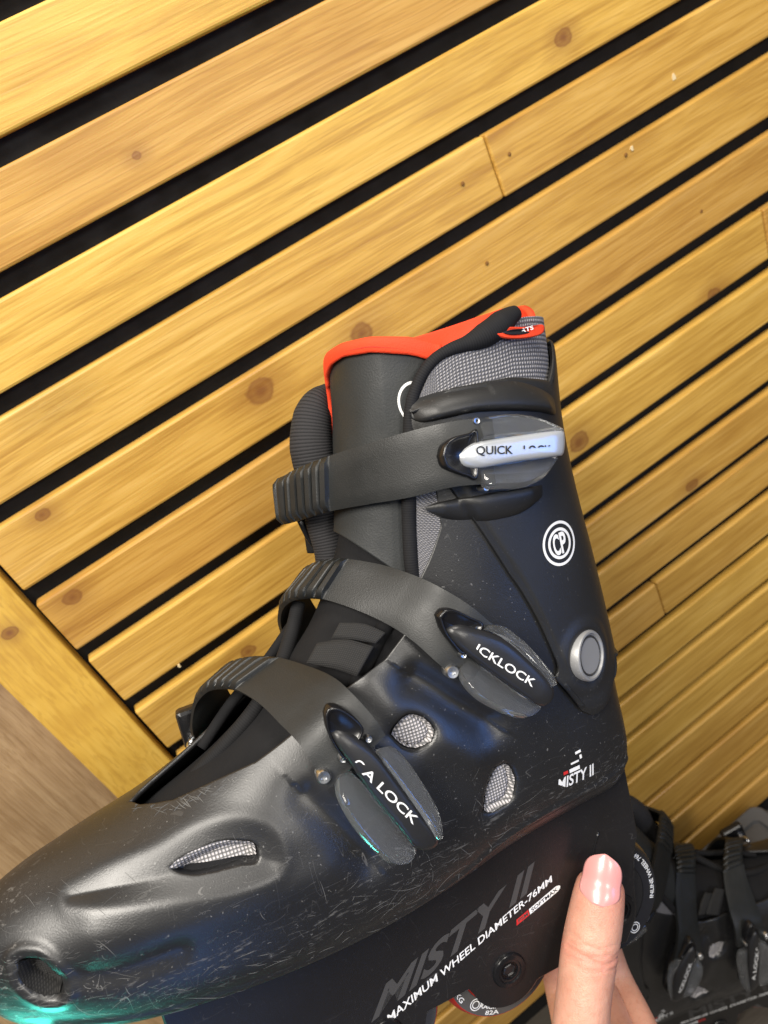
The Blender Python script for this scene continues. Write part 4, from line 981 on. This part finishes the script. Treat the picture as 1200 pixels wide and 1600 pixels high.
        for ro, ri in ((.34, .29), (.22, .17)):
            cx, cz = ax_ + 2.62 * math.cos(math.radians(-42)), AZ + 2.62 * math.sin(math.radians(-42))
            if i == 0: cx, cz = ax_ - 2.62 * math.cos(math.radians(-62)), AZ + 2.62 * math.sin(math.radians(-62))
            RV = [(cx + rr * math.cos(w), 1.224, cz + rr * math.sin(w)) for w in np.linspace(0, 2 * math.pi, 25) for rr in (ro, ri)]
            mk('wheel_badge', RV, gridf(25, 2), MT['white'], wh, smooth=False)
        for s in (1, -1):
            b_ = lathe('axle_bolt', [(.02, .9), (.95, .9), (.95, 2.10), (.88, 2.20), (.66, 2.22), (.62, 2.14), (.50, 2.14), (.48, 2.05), (.02, 2.05)], c, (0, s, 0), MT['gloss'], frame, seg=32)
            if s == 1: lathe('hex_socket', [(.02, 2.0), (.36, 2.0), (.36, 2.10), (.30, 2.13), (.24, 2.07), (.02, 2.07)], c, (0, 1, 0), MT['frame'], b_, seg=6, auto=20)
    return sb

def place(root, R_, loc): root.matrix_world = Matrix(((*R_[0], loc[0]), (*R_[1], loc[1]), (*R_[2], loc[2]), (0, 0, 0, 1)))
skate = thing('inline_skate', 'black inline skate with red collar held up close in the hand', 'skate', 'inline skates of one pair')
RL = ((-0.948408, 0.052828, 0.312621), (0.032163, -0.964904, 0.260626), (0.315418, 0.257234, 0.913423))
place(skate, RL, (0.110612, 0.256365, H - 0.373109))
build_skate(skate)

MIRROR = True
skate2 = thing('inline_skate', 'blurred black inline skate standing on the floor behind the thumb', 'skate', 'inline skates of one pair')
place(skate2, ((0.9799, 0.1983, 0.0222), (-0.1995, 0.9744, 0.1041), (-0.001, -0.1064, 0.9943)), (0.035, 0.390, 0.1045))
build_skate(skate2, 0.5)
MIRROR = False

# ------------------------------------------------------------------ the hand (skate coordinates, centimetres)
hand = thing('hand', 'bare hand with a pink nail gripping the skate frame, thumb outermost', 'hand')
place(hand, RL, (0.110612, 0.256365, H - 0.373109))
def build_hand():
    nodes, rad, edges = [], [], []
    def chain(start, pts):
        prev = start
        for (p, r) in pts:
            nodes.append(p); rad.append(r); k = len(nodes) - 1
            if prev is not None: edges.append((prev, k))
            prev = k
        return prev
    TH_ = [((4.4, 3.0, -3.35), .98), ((4.85, 3.15, -4.05), 1.18), ((5.55, 3.35, -5.3), 1.28), ((6.4, 3.6, -6.6), 1.33), ((7.3, 4.0, -8.0), 1.24), ((8.2, 4.4, -9.6), 1.27), ((8.7, 4.5, -11.6), 1.48), ((7.9, 3.9, -14.2), 1.8)]
    root_ = chain(None, [((5.2, 2.2, -19.0), 2.5)])
    chain(root_, [((4.4, 3.0, -23.5), 2.2), ((3.6, 4.0, -28.5), 2.2), ((2.5, 5.5, -35.0), 2.6)])
    chain(root_, list(reversed(TH_)))
    for kn, r, up in (((7.2, 1.4, -16.0), 1.15, (5.2, -3.6, -15.6)), ((5.6, .6, -16.0), 1.15, (4.2, -4.1, -15.6)), ((3.9, .6, -16.5), 1.1, (2.9, -3.9, -16.0)), ((2.4, 1.0, -17.4), 1.0, (1.6, -3.2, -16.4))):
        x = up[0]
        chain(root_, [(kn, r), (up, r * .88), ((x - .1, -4.0, up[2] + 3.6), r * .80), ((x - .2, -3.3, up[2] + 5.6), r * .74), ((x - .2, -2.95, up[2] + 6.5), r * .55)])
    me = bpy.data.meshes.new('palm_and_fingers')
    me.from_pydata([tuple(np.array(p) * .01) for p in nodes], edges, [])
    o = bpy.data.objects.new('palm_and_fingers', me); COL.objects.link(o)
    sk = o.modifiers.new('Skin', 'SKIN'); sk.use_smooth_shade = True; sk.branch_smoothing = 0.6
    for v, r in zip(me.skin_vertices[0].data, rad): v.radius = (r * .0118, r * .0118)
    me.skin_vertices[0].data[0].use_root = True
    ss = o.modifiers.new('Subsurf', 'SUBSURF'); ss.levels = 4; ss.render_levels = 4
    bpy.context.view_layer.update()
    m2 = bpy.data.meshes.new_from_object(o.evaluated_get(bpy.context.evaluated_depsgraph_get()))
    bpy.data.objects.remove(o)
    m2.name = 'palm_and_fingers'; m2.materials.clear(); m2.materials.append(MT['skin'])
    V = np.array([v.co[:] for v in m2.vertices]) * 100
    F = [tuple(p.vertices) for p in m2.polygons]
    # creases over the thumb joint and a flatter back of the thumb tip
    A = np.array([6.25, 3.5, -6.6]); ax = np.array([7.0, 3.9, -8.0]) - np.array([4.75, 3.08, -4.05]); ax /= np.linalg.norm(ax)
    s = (V - A) @ ax; near = np.linalg.norm(V - A - s[:, None] * ax, axis=1) < 1.9
    for c_, w_, d_ in ((-.34, .05, .07), (-.12, .045, .05), (.08, .06, .09), (.30, .045, .06), (.52, .05, .05), (-.62, .045, .04)):
        wob = 0.12 * np.sin(V[:, 0] * 3.0 + c_ * 9)
        k = np.exp(-((s - c_ - wob) / w_) ** 2) * near * (V[:, 1] > A[1])
        r_ = V - A - s[:, None] * ax; V = V - r_ / (np.linalg.norm(r_, axis=1, keepdims=True) + 1e-9) * (k * d_)[:, None]
    # two points of the thumb may not sink into the frame plate
    inn = (V[:, 1] < 2.09) & (V[:, 2] > -8.4) & (V[:, 1] > 0); V[inn, 1] = 2.09
    for v, c in zip(m2.vertices, V): v.co = c * .01
    fl_ = m2.attributes.new('flush', 'FLOAT', 'POINT')
    tipd = np.linalg.norm(V - np.array([4.6, 3.2, -3.6]), axis=1)
    fl_.data.foreach_set('value', np.clip(np.exp(-(tipd / 1.5) ** 2) * .9 + .6 * np.exp(-((s - .1) / .5) ** 2) * near, 0, 1).astype(np.float32))
    for p in m2.polygons: p.use_smooth = True
    body = bpy.data.objects.new('palm_and_fingers', m2); COL.objects.link(body); body.parent = hand
    bv = bvh_of(V, F)
    # thumb nail: a curved plate lying on the thumb, its free edge past the tip
    a0, a1 = np.array([4.40, 3.0, -3.35]), np.array([5.55, 3.35, -5.3])
    d_ = (a1 - a0) / np.linalg.norm(a1 - a0)
    vn = np.array([.38, .69, .62]) - (np.array([.38, .69, .62]) @ d_) * d_; vn /= np.linalg.norm(vn); sd_ = np.cross(d_, vn)
    def rad_at(u, ph):
        c = a0 + d_ * u; e = vn * math.cos(ph) + sd_ * math.sin(ph); h = bv.ray_cast(Vector(c + e * 4), Vector(-e)); return (np.array(h[0]) - c) @ e if h[0] is not None else 0.6
    nu, nv, G = 34, 25, []
    U0, U1 = -1.12, 1.30; RN = rad_at(.6, 0.0) - .10
    for u in np.linspace(U0, U1, nu):
        w = (u - U0) / (U1 - U0)
        half = math.sqrt(max(0.004, 1 - ((.46 - w) / .46) ** 2)) ** 1.15 if w < .46 else 1.0 - .10 * (w - .46) / .54
        if w > .76: half *= math.sqrt(max(0.03, 1 - ((w - .76) / .245) ** 2))
        row = []
        for j in range(nv):
            ph = (-1 + 2 * j / (nv - 1)) * half * math.radians(56)
            r_ = max(rad_at(max(u, .10), ph), RN)
            e = vn * math.cos(ph) + sd_ * math.sin(ph)
            row.append(a0 + d_ * u + e * (r_ + .06) - vn * (.16 * max(0, -.1 - u) ** 1.6))
        G.append(row)
    G = np.array(G)
    for _ in range(10):
        K = G.copy(); K[1:-1] = (G[:-2] + G[2:] + 2 * G[1:-1]) / 4; K[:, 1:-1] = (K[:, :-2] + K[:, 2:] + 2 * K[:, 1:-1]) / 4; G = K
    nl = mk('nail', G.reshape(-1, 3), gridf(nu, nv), MT['nail'], hand)
    so = nl.modifiers.new('Solidify', 'SOLIDIFY'); so.thickness = 0.0009; so.offset = -1
build_hand()
